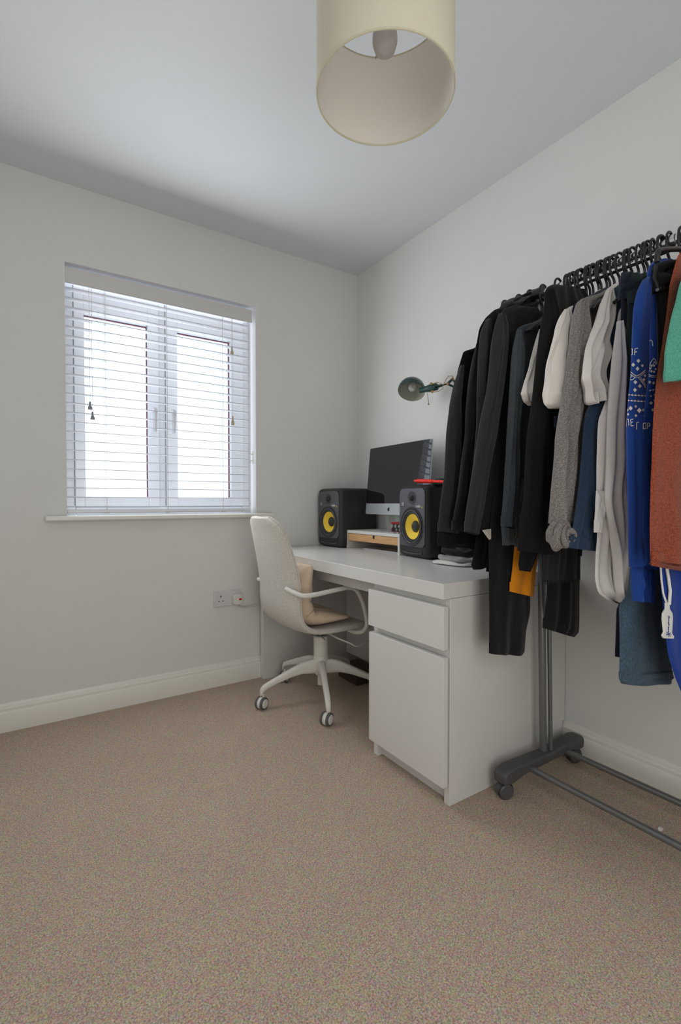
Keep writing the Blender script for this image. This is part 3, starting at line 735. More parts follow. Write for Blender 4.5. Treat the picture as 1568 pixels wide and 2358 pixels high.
# ------------------------------------------------------------------ clothes rack
RX, RZ = -.28, 1.694
PYR = -1.472
rk = thing('clothes_rack', 'grey wheeled clothes rack beside the desk end, loaded with clothes', 'clothes rack', (-.24, PYR, 0))
obj('hanging_rail', G().cyl((RX, -1.325, RZ), (RX, -1.895, RZ), .0115, n=24), M['chrome'], rk)
obj('hanging_rail', G().cyl((RX, -1.87, RZ), (RX, -2.62, RZ), .0145, n=24), M['chrome'], rk)
obj('rail_collar', G().lathe([(.0145, 0), (.017, .002), (.017, .02), (.0145, .022)], (RX, -1.872, RZ), (0, -1, 0), 24), M['chrome'], rk)
obj('rail_support', G().box(RX - .004, RX + .004, -1.44, -2.62, RZ - .028, RZ - .020), M['hanger'], rk, bevel=.002)
for yy in (PYR, -2.58):
    obj('upright', G().cyl((-.231, yy, .07), (RX + .0, yy, RZ - .01), .0125, n=20), M['rack_steel'], rk)
    obj('upright', G().cyl((-.205, yy - .012, .07), (RX + .024, yy - .012, RZ - .04), .0075, n=16), M['rack_steel'], rk)
    obj('rail_joint', G().lathe([(.0005, 0), (.022, 0), (.022, .04), (.0005, .04)], (RX, yy + .02, RZ), (0, -1, 0), 24), M['hanger'], rk)
    # foot: arched plastic bar
    ys = yy - .028; ye = yy + .022
    top = [(-.475, .052), (-.478, .082), (-.465, .095), (-.43, .102), (-.36, .098), (-.23, .092), (-.11, .098), (-.05, .102), (-.018, .096), (-.012, .080), (-.015, .052)]
    bot = [(-.05, .050), (-.10, .062), (-.23, .060), (-.36, .060), (-.43, .048)]
    fo = obj('foot', G().prism(top + bot, 1, ys, ye), M['rack_grey'], rk, bevel=.008)
    for xx in (-.452, -.048):
        wc = Vector((xx, yy - .004, .0255))
        w_ = obj('caster', G().lathe([(.0005, -.02), (.021, -.02), (.0255, -.016), (.0255, -.003), (.022, -.001), (.022, .001), (.0255, .003), (.0255, .016), (.021, .02), (.0005, .02)], wc, (.35, .94, 0), 28), M['rack_grey'], rk)
        obj('caster_hood', G().lathe([(.0275, -.012), (.0275, .012)], wc + Vector((0, 0, .001)), (.35, .94, 0), 28).cyl(wc + Vector((.0, 0, .02)), wc + Vector((0, 0, .052)), .009, n=12), M['rack_grey'], w_)
for xx, zz in ((-.335, .068), (-.125, .068)):
    obj('base_bar', G().cyl((xx, PYR - .02, zz), (xx, -2.58, zz), .0105, n=20), M['rack_steel'], rk)

# ------------------------------------------------------------------ clothes
def resample(P, n):
    P = [Vector(p) for p in P]; L = [0]
    for a, b in zip(P, P[1:]): L.append(L[-1] + (b - a).length)
    out = []; j = 0
    for k in range(n):
        d = L[-1] * k / (n - 1)
        while j < len(L) - 2 and L[j + 1] < d: j += 1
        f = (d - L[j]) / max(1e-9, L[j + 1] - L[j]); out.append(P[j].lerp(P[j + 1], f))
    return out
class Panel:
    """a hanging piece of cloth in the x-z plane at depth y; left/right outlines run from top to hem"""
    def __init__(s, y, left, right=None, th=.03, nf=4.0, amp=.006, seed=0, xmax=-.035, tilt=0.0, top=.4):
        def P(p):
            if len(p) == 3: return Vector((p[1], p[2]))
            q = on(p[0], p[1], y=y); return Vector((q.x, q.z))
        L = [P(p) for p in left]
        if right is None: Rr = [Vector((min(xmax, 2 * RX - p.x), p.y)) for p in L]
        else: Rr = [P(p) for p in right]
        s.y = y; s.L = resample(L, 61); s.R = resample(Rr, 61); s.th = th; s.nf = nf; s.amp = amp; s.tilt = tilt; s.top = top
        rnd = random.Random(seed); s.ph = [rnd.uniform(0, 6.28) for _ in range(6)]; s.seed = seed
    def lr(s, t):
        k = max(0, min(59.999, t * 60)); i = int(k); f = k - i
        return s.L[i].lerp(s.L[i + 1], f), s.R[i].lerp(s.R[i + 1], f)
    def fold(s, u, t):
        # soft pleats with sharper valleys, growing towards the hem
        a = 1.7 * s.amp * (s.top + (1 - s.top) * t)
        w1 = 1.7 * math.sqrt(math.sin(3.1416 * (s.nf * u + .35 * math.sin(2.2 * t + s.ph[3])) + s.ph[0]) ** 2 + .06) - 1.1
        w2 = math.sin(6.283 * (s.nf * 2.15 * u) + s.ph[1] + 1.4 * t)
        nz = noise.noise(Vector((u * 5 + s.seed * 3.7, t * 4.5, s.seed))) * 1.3
        return a * (.75 * w1 + .3 * w2 + .9 * nz)
    def pt(s, u, t, side):
        l, r = s.lr(t); p = l.lerp(r, u)
        h = math.sqrt(max(0, 1 - abs(2 * u - 1) ** 3.2))
        tt = min(1, t * 7); thk = s.th * .5 * (.35 + .65 * tt)
        f = s.fold(u, t)
        if side < 0: yy = -thk * h + f * (.35 + .65 * h)
        else: yy = thk * .5 * h + f * .3
        return Vector((p.x, s.y + yy + s.tilt * (u - .3), p.y))
    def mesh(s, nu=44, nt=64):
        g = G(); vs = []; n = 2 * nu
        for j in range(nt):
            t = j / (nt - 1)
            for i in range(nu): vs.append(s.pt((i / (nu - 1)) ** 1.15, t, -1))
            for i in range(nu): vs.append(s.pt(1 - (i / (nu - 1)) ** .9 * 1.0, t, 1))
        # inner hem ring turned in and up, so the garment reads as hollow cloth
        for i in range(n):
            p = vs[(nt - 1) * n + i]; c = Vector((p.x, s.y, p.z)); vs.append(p.lerp(c, .14) + Vector((0, 0, .03)))
        fs = [(j * n + k, j * n + (k + 1) % n, (j + 1) * n + (k + 1) % n, (j + 1) * n + k) for j in range(nt) for k in range(n)]
        fs += [tuple(range(n))[::-1], tuple(nt * n + k for k in range(n))]
        return g.add(vs, fs)
    def find(s, x, z):
        lo, hi = 0.0, 1.0
        for _ in range(26):
            m = (lo + hi) / 2; l, r = s.lr(m); u = max(0, min(1, (x - l.x) / (r.x - l.x)))
            if l.lerp(r, u).y > z: lo = m
            else: hi = m
        l, r = s.lr(lo); return max(0, min(1, (x - l.x) / (r.x - l.x))), lo
    def at(s, px, py, off=.0022):
        """point of the cloth (front or turned edge) seen at a pixel"""
        def pj(w_, t):
            p = s.pt(abs(w_), t, -1 if w_ >= 0 else 1); v = p - CAM; z = v.dot(DIR)
            return p, z, W_PX / 2 + F_PX * v.dot(RGT) / z, H_PX / 2 - F_PX * v.dot(UP) / z
        def solve(w_, t):
            for _ in range(3):
                y0 = pj(w_, t)[3]; y1 = pj(w_, min(1, t + .01))[3]
                if abs(y1 - y0) < 1e-6: break
                t = min(.99, max(.002, t + (py - y0) * .01 / (y1 - y0)))
            return t
        q = on(px, py, y=s.y); u, t = s.find(q.x, q.z)
        grid = [-.5, -.35, -.25, -.17, -.11, -.07, -.04, -.02, -.01, -.004, .0, .004, .01, .02, .035, .055] + [.08 + .046 * k for k in range(21)]
        prev = None; best = None; near = None
        for w_ in grid:
            t = solve(w_, t); p, z, x, y = pj(w_, t)
            if near is None or abs(x - px) < near[0]: near = (abs(x - px), p)
            if prev and (prev[2] - px) * (x - px) <= 0 and prev[2] != x:
                f = (px - prev[2]) / (x - prev[2]); zz = prev[1] + (z - prev[1]) * f
                if best is None or zz < best[0]: best = (zz, prev[0].lerp(p, f))
            prev = (p, z, x)
        p = best[1] if best else near[1]
        d_ = (CAM - p).normalized()
        return p + d_ * off * 1.3

# (label, category, y, material, pieces) -- pieces: (name, y offset, left, right, th, folds, amp)
K = {}
K['black'] = cloth_mat('black_jersey', (.009, .008, .0085), .25, sheen=.03)
K['black2'] = cloth_mat('black_brushed_cotton', (.014, .012, .0115), .3, sheen=.14)
K['navyblack'] = cloth_mat('ink_cotton', (.008, .0095, .012), .25, sheen=.04)
K['charcoal'] = cloth_mat('charcoal_jersey', (.026, .026, .028), .3, sheen=.14)  # lighter than the black cloths; sleeve highlights are put into this colour
K['greyblue'] = cloth_mat('grey_blue_denim', (.055, .068, .08), .25, scale=500, stretch=(1, 1, .25))
K['white'] = cloth_mat('white_cotton', (.78, .74, .70), .03, scale=40, bump=.15)
K['white2'] = cloth_mat('white_oxford', (.76, .73, .71), .04, scale=60, bump=.15)
K['cream'] = cloth_mat('cream_cotton', (.55, .51, .45), .04, scale=60, bump=.15)
K['marl'] = cloth_mat('grey_marl_knit', (.27, .25, .235), .25, scale=300, marl=(.085, .078, .075), bump=.5, stretch=(1, 1, 2.2))
K['navy'] = cloth_mat('navy_denim', (.022, .045, .085), .3, scale=500, stretch=(1, 1, .3))
K['navy2'] = cloth_mat('navy_twill', (.018, .022, .038), .25, scale=500)
K['green'] = cloth_mat('dark_green_twill', (.028, .045, .043), .25, scale=400)
K['blue'] = cloth_mat('royal_blue_knit', (.012, .052, .26), .12, scale=420, bump=.35)
K['blue2'] = cloth_mat('bright_blue_fleece', (.012, .045, .27), .1, scale=300)
K['denim'] = cloth_mat('mid_blue_denim', (.055, .095, .135), .3, scale=500, stretch=(1, 1, .3), marl=(.03, .055, .08))
K['rust'] = cloth_mat('rust_marl_jersey', (.32, .072, .032), .25, scale=420, marl=(.12, .025, .015), bump=.5)
K['mint'] = cloth_mat('mint_jersey', (.10, .36, .26), .12, scale=350, marl=(.06, .26, .20))
K['orange'] = cloth_mat('amber_orange_jersey', (.75, .27, .012), .08, scale=300)
K['blackdenim'] = cloth_mat('black_denim', (.010, .010, .013), .3, scale=500)

ZN = 1.615          # height of the neck of a hanging garment
def garment(name, label, cat_, y, pieces, group=None, seed=1):
    """pieces: list of dict(name, m, left, right, dy, th, nf, amp, seed, sub[...])"""
    t = thing(name, label, cat_, (RX, y, .9), group); out = []
    for i, p in enumerate(pieces):
        pn_ = Panel(y + p.get('dy', 0), p['left'], p.get('right'), p.get('th', .03), p.get('nf', 4), p.get('amp', .006), seed * 10 + i, p.get('xmax', -.035), p.get('tilt', 0), p.get('top', .4))
        ob = obj(p.get('name', 'body'), pn_.mesh(), p['m'], t, auto=75)
        out.append((pn_, ob))
    return t, out
NK = ('m', RX - .035, ZN + .005)

# 1 leftmost black sweatshirt, hangs over the desk
garment('sweatshirt', 'black long-sleeved sweatshirt hanging at the desk end of the rail, furthest from the camera', 'sweatshirt', -1.335, [
    dict(name='body', m=K['black'], left=[NK, (1094, 801), (1068, 809), (1056, 850), (1049, 890), (1046, 950), (1043, 1040), (1038, 1130), (1034, 1200), (1030, 1255)], th=.035, nf=3, amp=.008),
    dict(name='sleeve', m=K['charcoal'], dy=-.022, left=[(1060, 842), (1047, 880), (1036, 930), (1028, 1000), (1024, 1090), (1014, 1170), (1008, 1224)], right=[(1066, 842), (1060, 880), (1056, 930), (1058, 1000), (1056, 1090), (1050, 1170), (1046, 1228)], th=.04, nf=1.5, amp=.006),
    dict(name='cuff', m=K['black'], dy=-.022, left=[(1010, 1222), (1007, 1257)], right=[(1044, 1226), (1047, 1264)], th=.034, nf=3, amp=.002)], seed=1)
# 2 black sweatshirt
garment('sweatshirt', 'plain black sweatshirt on the rail just behind the black hooded jacket', 'sweatshirt', -1.395, [
    dict(name='body', m=K['black'], left=[NK, (1132, 768), (1104, 778), (1094, 810), (1088, 860), (1080, 930), (1076, 1000), (1068, 1090), (1055, 1190), (1050, 1218)], th=.035, nf=3, amp=.008),
    dict(name='sleeve', m=K['black2'], dy=-.022, left=[(1098, 790), (1088, 830), (1080, 880), (1073, 950), (1071, 1000), (1063, 1060), (1053, 1140), (1040, 1220)], right=[(1104, 790), (1104, 830), (1104, 880), (1102, 950), (1100, 1000), (1094, 1060), (1086, 1140), (1076, 1226)], th=.04, nf=1.5, amp=.006)], seed=2)
# 3 hooded jacket
garment('hooded_jacket', 'black hooded jacket with a slouched hood, tallest of the black tops over the desk', 'jacket', -1.44, [
    dict(name='body', m=K['navyblack'], left=[NK, (1170, 706), (1140, 712), (1118, 732), (1104, 756), (1098, 790), (1100, 850), (1098, 950), (1092, 1050), (1084, 1150), (1074, 1222)], th=.035, nf=3, amp=.008),
    dict(name='sleeve', m=K['charcoal'], dy=-.024, left=[(1120, 735), (1107, 765), (1102, 830), (1100, 900), (1098, 980), (1090, 1080), (1080, 1160), (1069, 1222)], right=[(1128, 735), (1128, 765), (1130, 830), (1130, 900), (1126, 980), (1118, 1080), (1110, 1160), (1100, 1230)], th=.04, nf=1.5, amp=.005),
    dict(name='hood', m=K['black2'], dy=.006, left=[(1222, 668), (1200, 680), (1178, 686), (1158, 698), (1148, 714), (1146, 735)], right=[(1246, 668), (1250, 690), (1244, 706), (1236, 720), (1234, 728), (1230, 740)], th=.06, nf=2.5, amp=.014, top=1)], seed=3)
# 4 brushed black jacket in front
_, ps = garment('zip_jacket', 'black zip jacket with cream lining showing at its front hem', 'jacket', -1.49, [
    dict(name='body', m=K['black2'], left=[NK, (1188, 702), (1158, 712), (1146, 730), (1140, 770), (1134, 850), (1126, 930), (1122, 1000), (1116, 1100), (1114, 1160), (1110, 1222)], th=.035, nf=3.5, amp=.009),
    dict(name='sleeve', m=K['charcoal'], dy=-.024, left=[(1149, 722), (1140, 750), (1133, 790), (1127, 850), (1120, 905), (1108, 960), (1100, 1010), (1091, 1070), (1082, 1130), (1072, 1190), (1070, 1224)], right=[(1160, 722), (1166, 750), (1164, 790), (1158, 850), (1150, 905), (1140, 960), (1134, 1010), (1124, 1070), (1114, 1130), (1106, 1190), (1098, 1232)], th=.045, nf=1.5, amp=.006),
    dict(name='lining', m=K['cream'], dy=-.020, left=[(1110, 1221), (1118, 1232), (1126, 1243)], right=[(1126, 1218), (1128, 1228), (1129, 1240)], th=.006, nf=1, amp=.001)], seed=4)
# low-hanging pieces near the desk edge
garment('black_trousers', 'short folded black trousers hanging just over the desk top edge', 'trousers', -1.40, [
    dict(name='trouser_leg', m=K['blackdenim'], left=[('m', -.44, 1.45), (1097, 1228), (1088, 1290), (1084, 1302), (1090, 1312)], right=[('m', -.25, 1.45), ('m', -.25, 1.0), ('m', -.25, .86), ('m', -.25, .80), ('m', -.25, .77)], th=.03, nf=2, amp=.005)], seed=5)
garment('undershirt', 'black long vest hanging below the jackets above the long black trousers', 'vest', -1.45, [
    dict(name='body', m=K['black'], left=[('m', -.45, 1.50), (1128, 1200), (1124, 1260), (1119, 1316)], right=[(1225, 900), (1206, 1200), (1196, 1260), (1186, 1319)], th=.03, nf=3, amp=.006)], seed=6)
garment('black_trousers', 'long black trousers folded over a hanger, reaching lowest beside the orange sleeve', 'trousers', -1.505, [
    dict(name='trouser_leg', m=K['blackdenim'], left=[('m', -.47, 1.52), (1125, 1240), (1125, 1330), (1126, 1420), (1125, 1504)], right=[('m', -.24, 1.52), (1221, 1240), (1219, 1330), (1219, 1410), (1210, 1450), (1206, 1502), (1200, 1508)], th=.034, nf=1.5, amp=.004)], seed=7)
# 5 grey blue shirt
g5, ps = garment('denim_shirt', 'grey-blue denim shirt with a buttoned front between black tops', 'shirt', -1.545, [
    dict(name='body', m=K['greyblue'], left=[NK, (1236, 740), (1206, 748), (1190, 756), (1186, 800), (1184, 860), (1182, 940), (1180, 1040), (1178, 1140), (1178, 1210), (1186, 1258)], th=.03, nf=4, amp=.007),
    dict(name='sleeve', m=K['greyblue'], dy=-.022, left=[(1190, 760), (1182, 800), (1177, 850), (1173, 910), (1167, 1000), (1163, 1090), (1159, 1160), (1155, 1212)], right=[(1200, 760), (1204, 800), (1200, 850), (1196, 910), (1192, 1000), (1188, 1090), (1184, 1160), (1180, 1214)], th=.038, nf=1.5, amp=.005),
    dict(name='cuff', m=K['greyblue'], dy=-.022, left=[(1155, 1210), (1158, 1256)], right=[(1180, 1212), (1181, 1253)], th=.03, nf=2, amp=.002),
    dict(name='placket', m=K['greyblue'], dy=-.030, left=[(1196, 1100), (1183, 1190), (1181, 1240), (1188, 1260)], right=[(1206, 1100), (1196, 1190), (1196, 1230), (1200, 1256)], th=.012, nf=1.5, amp=.004)], seed=8)
for py in (1165, 1236):
    q = ps[3][0].at(1188 if py > 1200 else 1190, py, .0015)
    obj('button', G().lathe([(.0004, .002), (.004, .002), (.0045, 0)], q, (0, -1, 0), 14), M['brass'], g5)
# orange sleeve + ink glove-like cuff
garment('jersey_top', 'amber orange jersey sleeve dangling next to the rack upright', 'top', -1.535, [
    dict(name='sleeve', m=K['orange'], left=[('m', -.42, 1.45), (1190, 1200), (1184, 1262), (1180, 1310), (1174, 1362)], right=[('m', -.30, 1.45), (1236, 1200), (1240, 1262), (1230, 1330), (1225, 1374)], th=.03, nf=1.2, amp=.004)], seed=9)
garment('dark_shirt', 'ink blue garment whose rounded sleeve end hangs over the orange sleeve', 'shirt', -1.60, [
    dict(name='sleeve', m=K['navyblack'], left=[('m', -.42, 1.45), (1205, 1180), (1200, 1260), (1196, 1300), (1200, 1314)], right=[('m', -.33, 1.45), (1240, 1180), (1236, 1260), (1222, 1296), (1212, 1316)], th=.04, nf=1, amp=.003)], seed=10)
# white tee 1
garment('tshirt', 'white t-shirt whose short sleeve peeks out left of the big black hoodie', 't-shirt', -1.605, [
    dict(name='body', m=K['white'], left=[NK, ('m', -.44, 1.56), (1244, 756), (1240, 820), (1238, 920), (1236, 1010), (1236, 1100)], th=.028, nf=4, amp=.006),
    dict(name='sleeve', m=K['white'], dy=-.02, left=[(1242, 758), (1230, 800), (1219, 846), (1208, 880), (1201, 906), (1210, 925), (1222, 934)], right=[(1252, 758), (1252, 800), (1250, 846), (1246, 880), (1242, 906), (1238, 925), (1232, 930)], th=.026, nf=2.2, amp=.011, top=.2)], seed=11)
# 6 big black hoodie
_, ps6 = garment('hoodie', 'large black hoodie draped highest over the rail in the middle of the rack', 'hoodie', -1.64, [
    dict(name='body', m=K['black2'], left=[(1272, 655), (1258, 662), (1254, 690), (1250, 750), (1246, 830), (1238, 920), (1230, 1000), (1224, 1090), (1218, 1180), (1208, 1268)], right=[(1345, 668), (1362, 700), (1372, 760), (1372, 850), (1360, 950), (1352, 1050), (1346, 1130), (1340, 1200), (1330, 1280)], th=.045, nf=2.3, amp=.009, top=.3),
    dict(name='sleeve', m=K['black'], dy=-.03, left=[(1256, 668), (1252, 720), (1245, 760), (1236, 830), (1229, 900), (1222, 960), (1215, 1010), (1210, 1090), (1206, 1150), (1199, 1200), (1194, 1268)], right=[(1272, 668), (1284, 720), (1284, 760), (1278, 830), (1272, 900), (1268, 960), (1264, 1010), (1260, 1090), (1260, 1150), (1260, 1200), (1262, 1277)], th=.05, nf=1.5, amp=.007)], seed=12)
# ragged black denim and trousers below
gd, psd = garment('ripped_shorts', 'black denim shorts with a frayed hem hanging below the grey top', 'shorts', -1.66, [
    dict(name='shorts_leg', m=K['charcoal'], left=[('m', -.42, 1.3), (1254, 1240), (1250, 1300), (1248, 1340)], right=[('m', -.24, 1.3), (1336, 1240), (1334, 1290), (1332, 1335)], th=.03, nf=2.5, amp=.005)], seed=13)
fr = G(); rnd = random.Random(4)
for k in range(46):
    px = 1249 + 83 * k / 45; b = psd[0][0].at(px, 1338 - (px - 1249) * .05, .003)
    fr.sweep([b, b + Vector((rnd.uniform(-.003, .003), -.002, -rnd.uniform(.003, .016)))], .0007, 4)
obj('frayed_hem', fr, K['charcoal'], gd)
garment('black_trousers', 'wide black trousers ending at mid height right of the rack upright', 'trousers', -1.63, [
    dict(name='trouser_leg', m=K['blackdenim'], left=[('m', -.43, 1.45), (1262, 1250), (1262, 1340), (1256, 1410), (1251, 1446)], right=[('m', -.22, 1.45), (1334, 1250), (1333, 1340), (1332, 1420), (1331, 1456), (1320, 1467)], th=.034, nf=1.5, amp=.004)], seed=14)
# white tee 2
garment('tshirt', 'white t-shirt between the black hoodie and the grey marl top', 't-shirt', -1.70, [
    dict(name='body', m=K['white'], left=[NK, (1330, 700), (1312, 706), (1300, 714), (1296, 780), (1292, 860), (1290, 960), (1290, 1060)], th=.028, nf=4, amp=.006),
    dict(name='sleeve', m=K['white'], dy=-.02, left=[(1300, 712), (1290, 728), (1280, 752), (1270, 790), (1262, 830), (1255, 874), (1251, 908), (1257, 930), (1268, 940)], right=[(1314, 712), (1316, 728), (1316, 752), (1316, 790), (1314, 830), (1310, 874), (1304, 908), (1296, 930), (1286, 941)], th=.028, nf=2.6, amp=.013, top=.15)], seed=15)
garment('tshirt', 'dark navy t-shirt just visible as a sliver beside the grey marl top', 't-shirt', -1.722, [
    dict(name='body', m=K['navy2'], left=[NK, (1334, 692), (1320, 702), (1312, 740), (1308, 800), (1302, 860), (1296, 920), (1280, 960), (1274, 984)], th=.03, nf=3, amp=.005)], seed=16)
# grey marl
gm, psm = garment('marl_top', 'grey marl long-sleeved top with its sleeve end tied in a knot', 'top', -1.745, [
    dict(name='body', m=K['marl'], left=[NK, (1380, 676), (1350, 684), (1332, 691), (1326, 740), (1322, 820), (1320, 920), (1318, 1020), (1314, 1120), (1312, 1200)], right=None, th=.032, nf=4.5, amp=.009),
    dict(name='sleeve', m=K['marl'], dy=-.026, left=[(1340, 690), (1328, 696), (1320, 730), (1315, 770), (1309, 826), (1302, 880), (1295, 920), (1286, 970), (1280, 1010), (1274, 1090), (1269, 1160), (1268, 1206)], right=[(1352, 690), (1350, 696), (1346, 730), (1343, 770), (1338, 826), (1336, 880), (1332, 920), (1326, 970), (1318, 1010), (1312, 1090), (1306, 1160), (1300, 1206)], th=.05, nf=1.8, amp=.008)], seed=17)
kc = on(1287, 1232, y=-1.785)
def knot(u, v):
    th_ = 2 * math.pi * u; ph = math.pi * v
    r_ = .034 * (1 + .10 * math.sin(3 * th_ + 5 * ph) + .07 * noise.noise(Vector((math.cos(th_) * 2, math.sin(th_) * 2, v * 6))))
    return kc + Vector((r_ * math.sin(ph) * math.cos(th_), r_ * .8 * math.cos(ph), r_ * 1.15 * math.sin(ph) * math.sin(th_)))
kn = obj('sleeve_knot', G().surf(knot, 40, 28, True), K['marl'], gm)
co_ = G()
for rr_, y0, s0, ln in ((.031, -.012, .3, 5.2), (.023, -.023, 2.0, 5.5), (.014, -.030, 4.0, 5.6)):
    P = [kc + Vector((rr_ * math.cos(s0 + ln * k / 30) * (1 - .25 * k / 30), y0 - .002 * math.sin(k / 5), 1.1 * rr_ * math.sin(s0 + ln * k / 30) * (1 - .25 * k / 30))) for k in range(31)]
    co_.sweep(P, [.003 + .0055 * math.sin(math.pi * k / 30) for k in range(31)], 10)
obj('knot_twist', co_, K['marl'], kn)
# white tee 3
garment('tshirt', 'white t-shirt with folded short sleeve hanging just right of the grey marl top', 't-shirt', -1.79, [
    dict(name='body', m=K['white'], left=[(1420, 651), (1405, 660), (1392, 672), (1388, 720), (1384, 790), (1382, 860), (1380, 930), (1378, 1000), (1376, 1060)], right=[(1446, 655), (1452, 680), (1452, 720), (1452, 790), (1452, 860), (1452, 930), (1450, 1000), (1450, 1060), (1450, 1100)], th=.028, nf=3, amp=.006),
    dict(name='sleeve', m=K['white'], dy=-.02, left=[(1400, 664), (1385, 700), (1372, 735), (1362, 764), (1352, 800), (1345, 830), (1340, 855), (1337, 872), (1345, 900), (1346, 928), (1352, 934)], right=[(1410, 664), (1408, 700), (1404, 735), (1398, 764), (1392, 800), (1389, 830), (1385, 855), (1383, 872), (1381, 900), (1376, 914), (1366, 922)], th=.03, nf=2.4, amp=.015, top=.15)], seed=18)
# navy denim shirt
garment('denim_shirt', 'navy denim shirt with a rounded hem left of the long white shirt', 'shirt', -1.815, [
    dict(name='body', m=K['navy'], left=[(1424, 656), (1408, 668), (1400, 700), (1393, 750), (1387, 805), (1378, 880), (1362, 925), (1350, 948), (1344, 1000), (1336, 1080), (1330, 1145), (1319, 1205), (1309, 1262)], right=[(1440, 656), (1450, 668), (1455, 700), (1455, 750), (1450, 805), (1444, 880), (1440, 925), (1436, 948), (1434, 1000), (1428, 1080), (1420, 1145), (1410, 1215), (1396, 1272)], th=.03, nf=3.5, amp=.007)], seed=19)
# white long shirt
gw, psw = garment('white_shirt', 'long white button shirt with curved tail hanging lowest of the white clothes', 'shirt', -1.845, [
    dict(name='body', m=K['white2'], left=[(1438, 700), (1425, 716), (1420, 760), (1410, 826), (1403, 892), (1394, 930), (1380, 966), (1377, 1000), (1375, 1060), (1375, 1140), (1376, 1230), (1372, 1280), (1371, 1335), (1377, 1365), (1398, 1382), (1424, 1394)], right=[(1450, 700), (1460, 716), (1470, 760), (1472, 826), (1472, 892), (1472, 930), (1470, 966), (1466, 1000), (1464, 1060), (1460, 1140), (1455, 1230), (1452, 1280), (1448, 1335), (1442, 1365), (1438, 1388), (1434, 1393)], th=.026, nf=3.5, amp=.006),
    dict(name='sleeve', m=K['white2'], dy=-.02, left=[(1422, 740), (1412, 830), (1406, 900), (1402, 960), (1400, 1010), (1397, 1080), (1392, 1150), (1402, 1220), (1410, 1290), (1416, 1350), (1424, 1386)], right=[(1432, 740), (1436, 830), (1436, 900), (1436, 960), (1438, 1010), (1439, 1070), (1434, 1110), (1440, 1200), (1447, 1262), (1441, 1320), (1438, 1384)], th=.04, nf=1.6, amp=.007),
    dict(name='cuff', m=K['white2'], dy=-.010, left=[(1372, 1130), (1370, 1180), (1368, 1226)], right=[(1392, 1130), (1390, 1180), (1384, 1226)], th=.016, nf=1, amp=.002)], seed=20)
# navy chinos & green trousers on clip hangers
garment('chinos', 'dark navy chinos clipped by the waist left of the green trousers', 'trousers', -1.866, [
    dict(name='waist', m=K['navy2'], left=[(1430, 628), (1428, 650), (1430, 690)], right=[(1450, 628), (1452, 650), (1448, 690)], th=.03, nf=1.5, amp=.006, top=1),
    dict(name='trouser_leg', m=K['navy2'], left=[(1430, 675), (1429, 800), (1430, 950), (1436, 1020), (1446, 1100), (1452, 1260), (1446, 1370), (1421, 1398), (1417, 1512)], right=[(1449, 675), (1456, 800), (1462, 950), (1468, 1150), (1470, 1387), (1470, 1516)], th=.026, nf=2, amp=.003)], seed=21)
garment('green_trousers', 'very dark green trousers clipped on a hanger beside the blue sweater', 'trousers', -1.88, [
    dict(name='waist', m=K['green'], left=[(1454, 630), (1450, 655), (1446, 700)], right=[(1482, 632), (1486, 655), (1480, 700)], th=.03, nf=1.5, amp=.006, top=1),
    dict(name='trouser_leg', m=K['green'], left=[(1446, 690), (1441, 800), (1438, 920), (1441, 1010), (1450, 1100), (1454, 1300)], right=[(1480, 690), (1490, 800), (1495, 920), (1495, 1100), (1495, 1300)], th=.026, nf=2, amp=.003)], seed=22)
# jeans with turned-up cuff
garment('jeans', 'mid-blue jeans with turned-up hem hanging below the blue patterned sweater', 'jeans', -1.895, [
    dict(name='trouser_leg', m=K['denim'], left=[('m', -.40, 1.45), (1456, 1000), (1458, 1260), (1446, 1372), (1426, 1392), (1428, 1496), (1427, 1552)], right=[('m', -.27, 1.45), (1530, 1000), (1531, 1380), (1537, 1496), (1540, 1540)], th=.04, nf=1.3, amp=.004),
    dict(name='turn_up', m=K['denim'], left=[(1426, 1545), (1427, 1566), (1431, 1574)], right=[(1541, 1536), (1541, 1556), (1536, 1567)], th=.052, nf=1.3, amp=.003)], seed=23)
# blue patterned sweater
gs, pss = garment('knit_sweater', 'royal blue sweater with white diamond pattern and lettering', 'sweater', -1.925, [
    dict(name='body', m=K['blue'], left=[(1492, 622), (1488, 660), (1484, 720), (1482, 820), (1478, 920), (1472, 1000), (1472, 1100), (1478, 1250), (1480, 1310)], right=[(1506, 622), (1522, 660), (1530, 720), (1534, 820), (1532, 920), (1530, 1000), (1524, 1100), (1520, 1250), (1512, 1310)], th=.034, nf=2.0, amp=.006),
    dict(name='hem_rib', m=K['blue'], left=[(1478, 1300), (1484, 1386)], right=[(1500, 1304), (1492, 1387)], th=.030, nf=4, amp=.002),
    dict(name='sleeve', m=K['blue'], dy=-.024, left=[(1496, 634), (1480, 645), (1468, 672), (1461, 712), (1458, 785), (1456, 850), (1451, 905), (1448, 990), (1448, 1080), (1450, 1190), (1453, 1306)], right=[(1502, 634), (1500, 645), (1497, 672), (1492, 712), (1484, 785), (1480, 850), (1478, 905), (1463, 990), (1464, 1080), (1468, 1190), (1472, 1300)], th=.032, nf=1.2, amp=.004),
    dict(name='sleeve', m=K['blue'], dy=-.018, left=[(1504, 650), (1500, 700), (1498, 785), (1496, 850), (1490, 905), (1482, 990), (1480, 1080), (1482, 1190), (1486, 1300)], right=[(1508, 650), (1510, 700), (1514, 785), (1518, 850), (1518, 905), (1508, 990), (1504, 1080), (1502, 1190), (1498, 1306)], th=.026, nf=1.0, amp=.004),
    dict(name='cuff', m=K['blue'], dy=-.024, left=[(1453, 1304), (1459, 1383)], right=[(1473, 1300), (1471, 1385)], th=.026, nf=3, amp=.003)], seed=24)
SW = pss[2][0]; SB = pss[3][0]
pat = {0: G(), 1: G()}
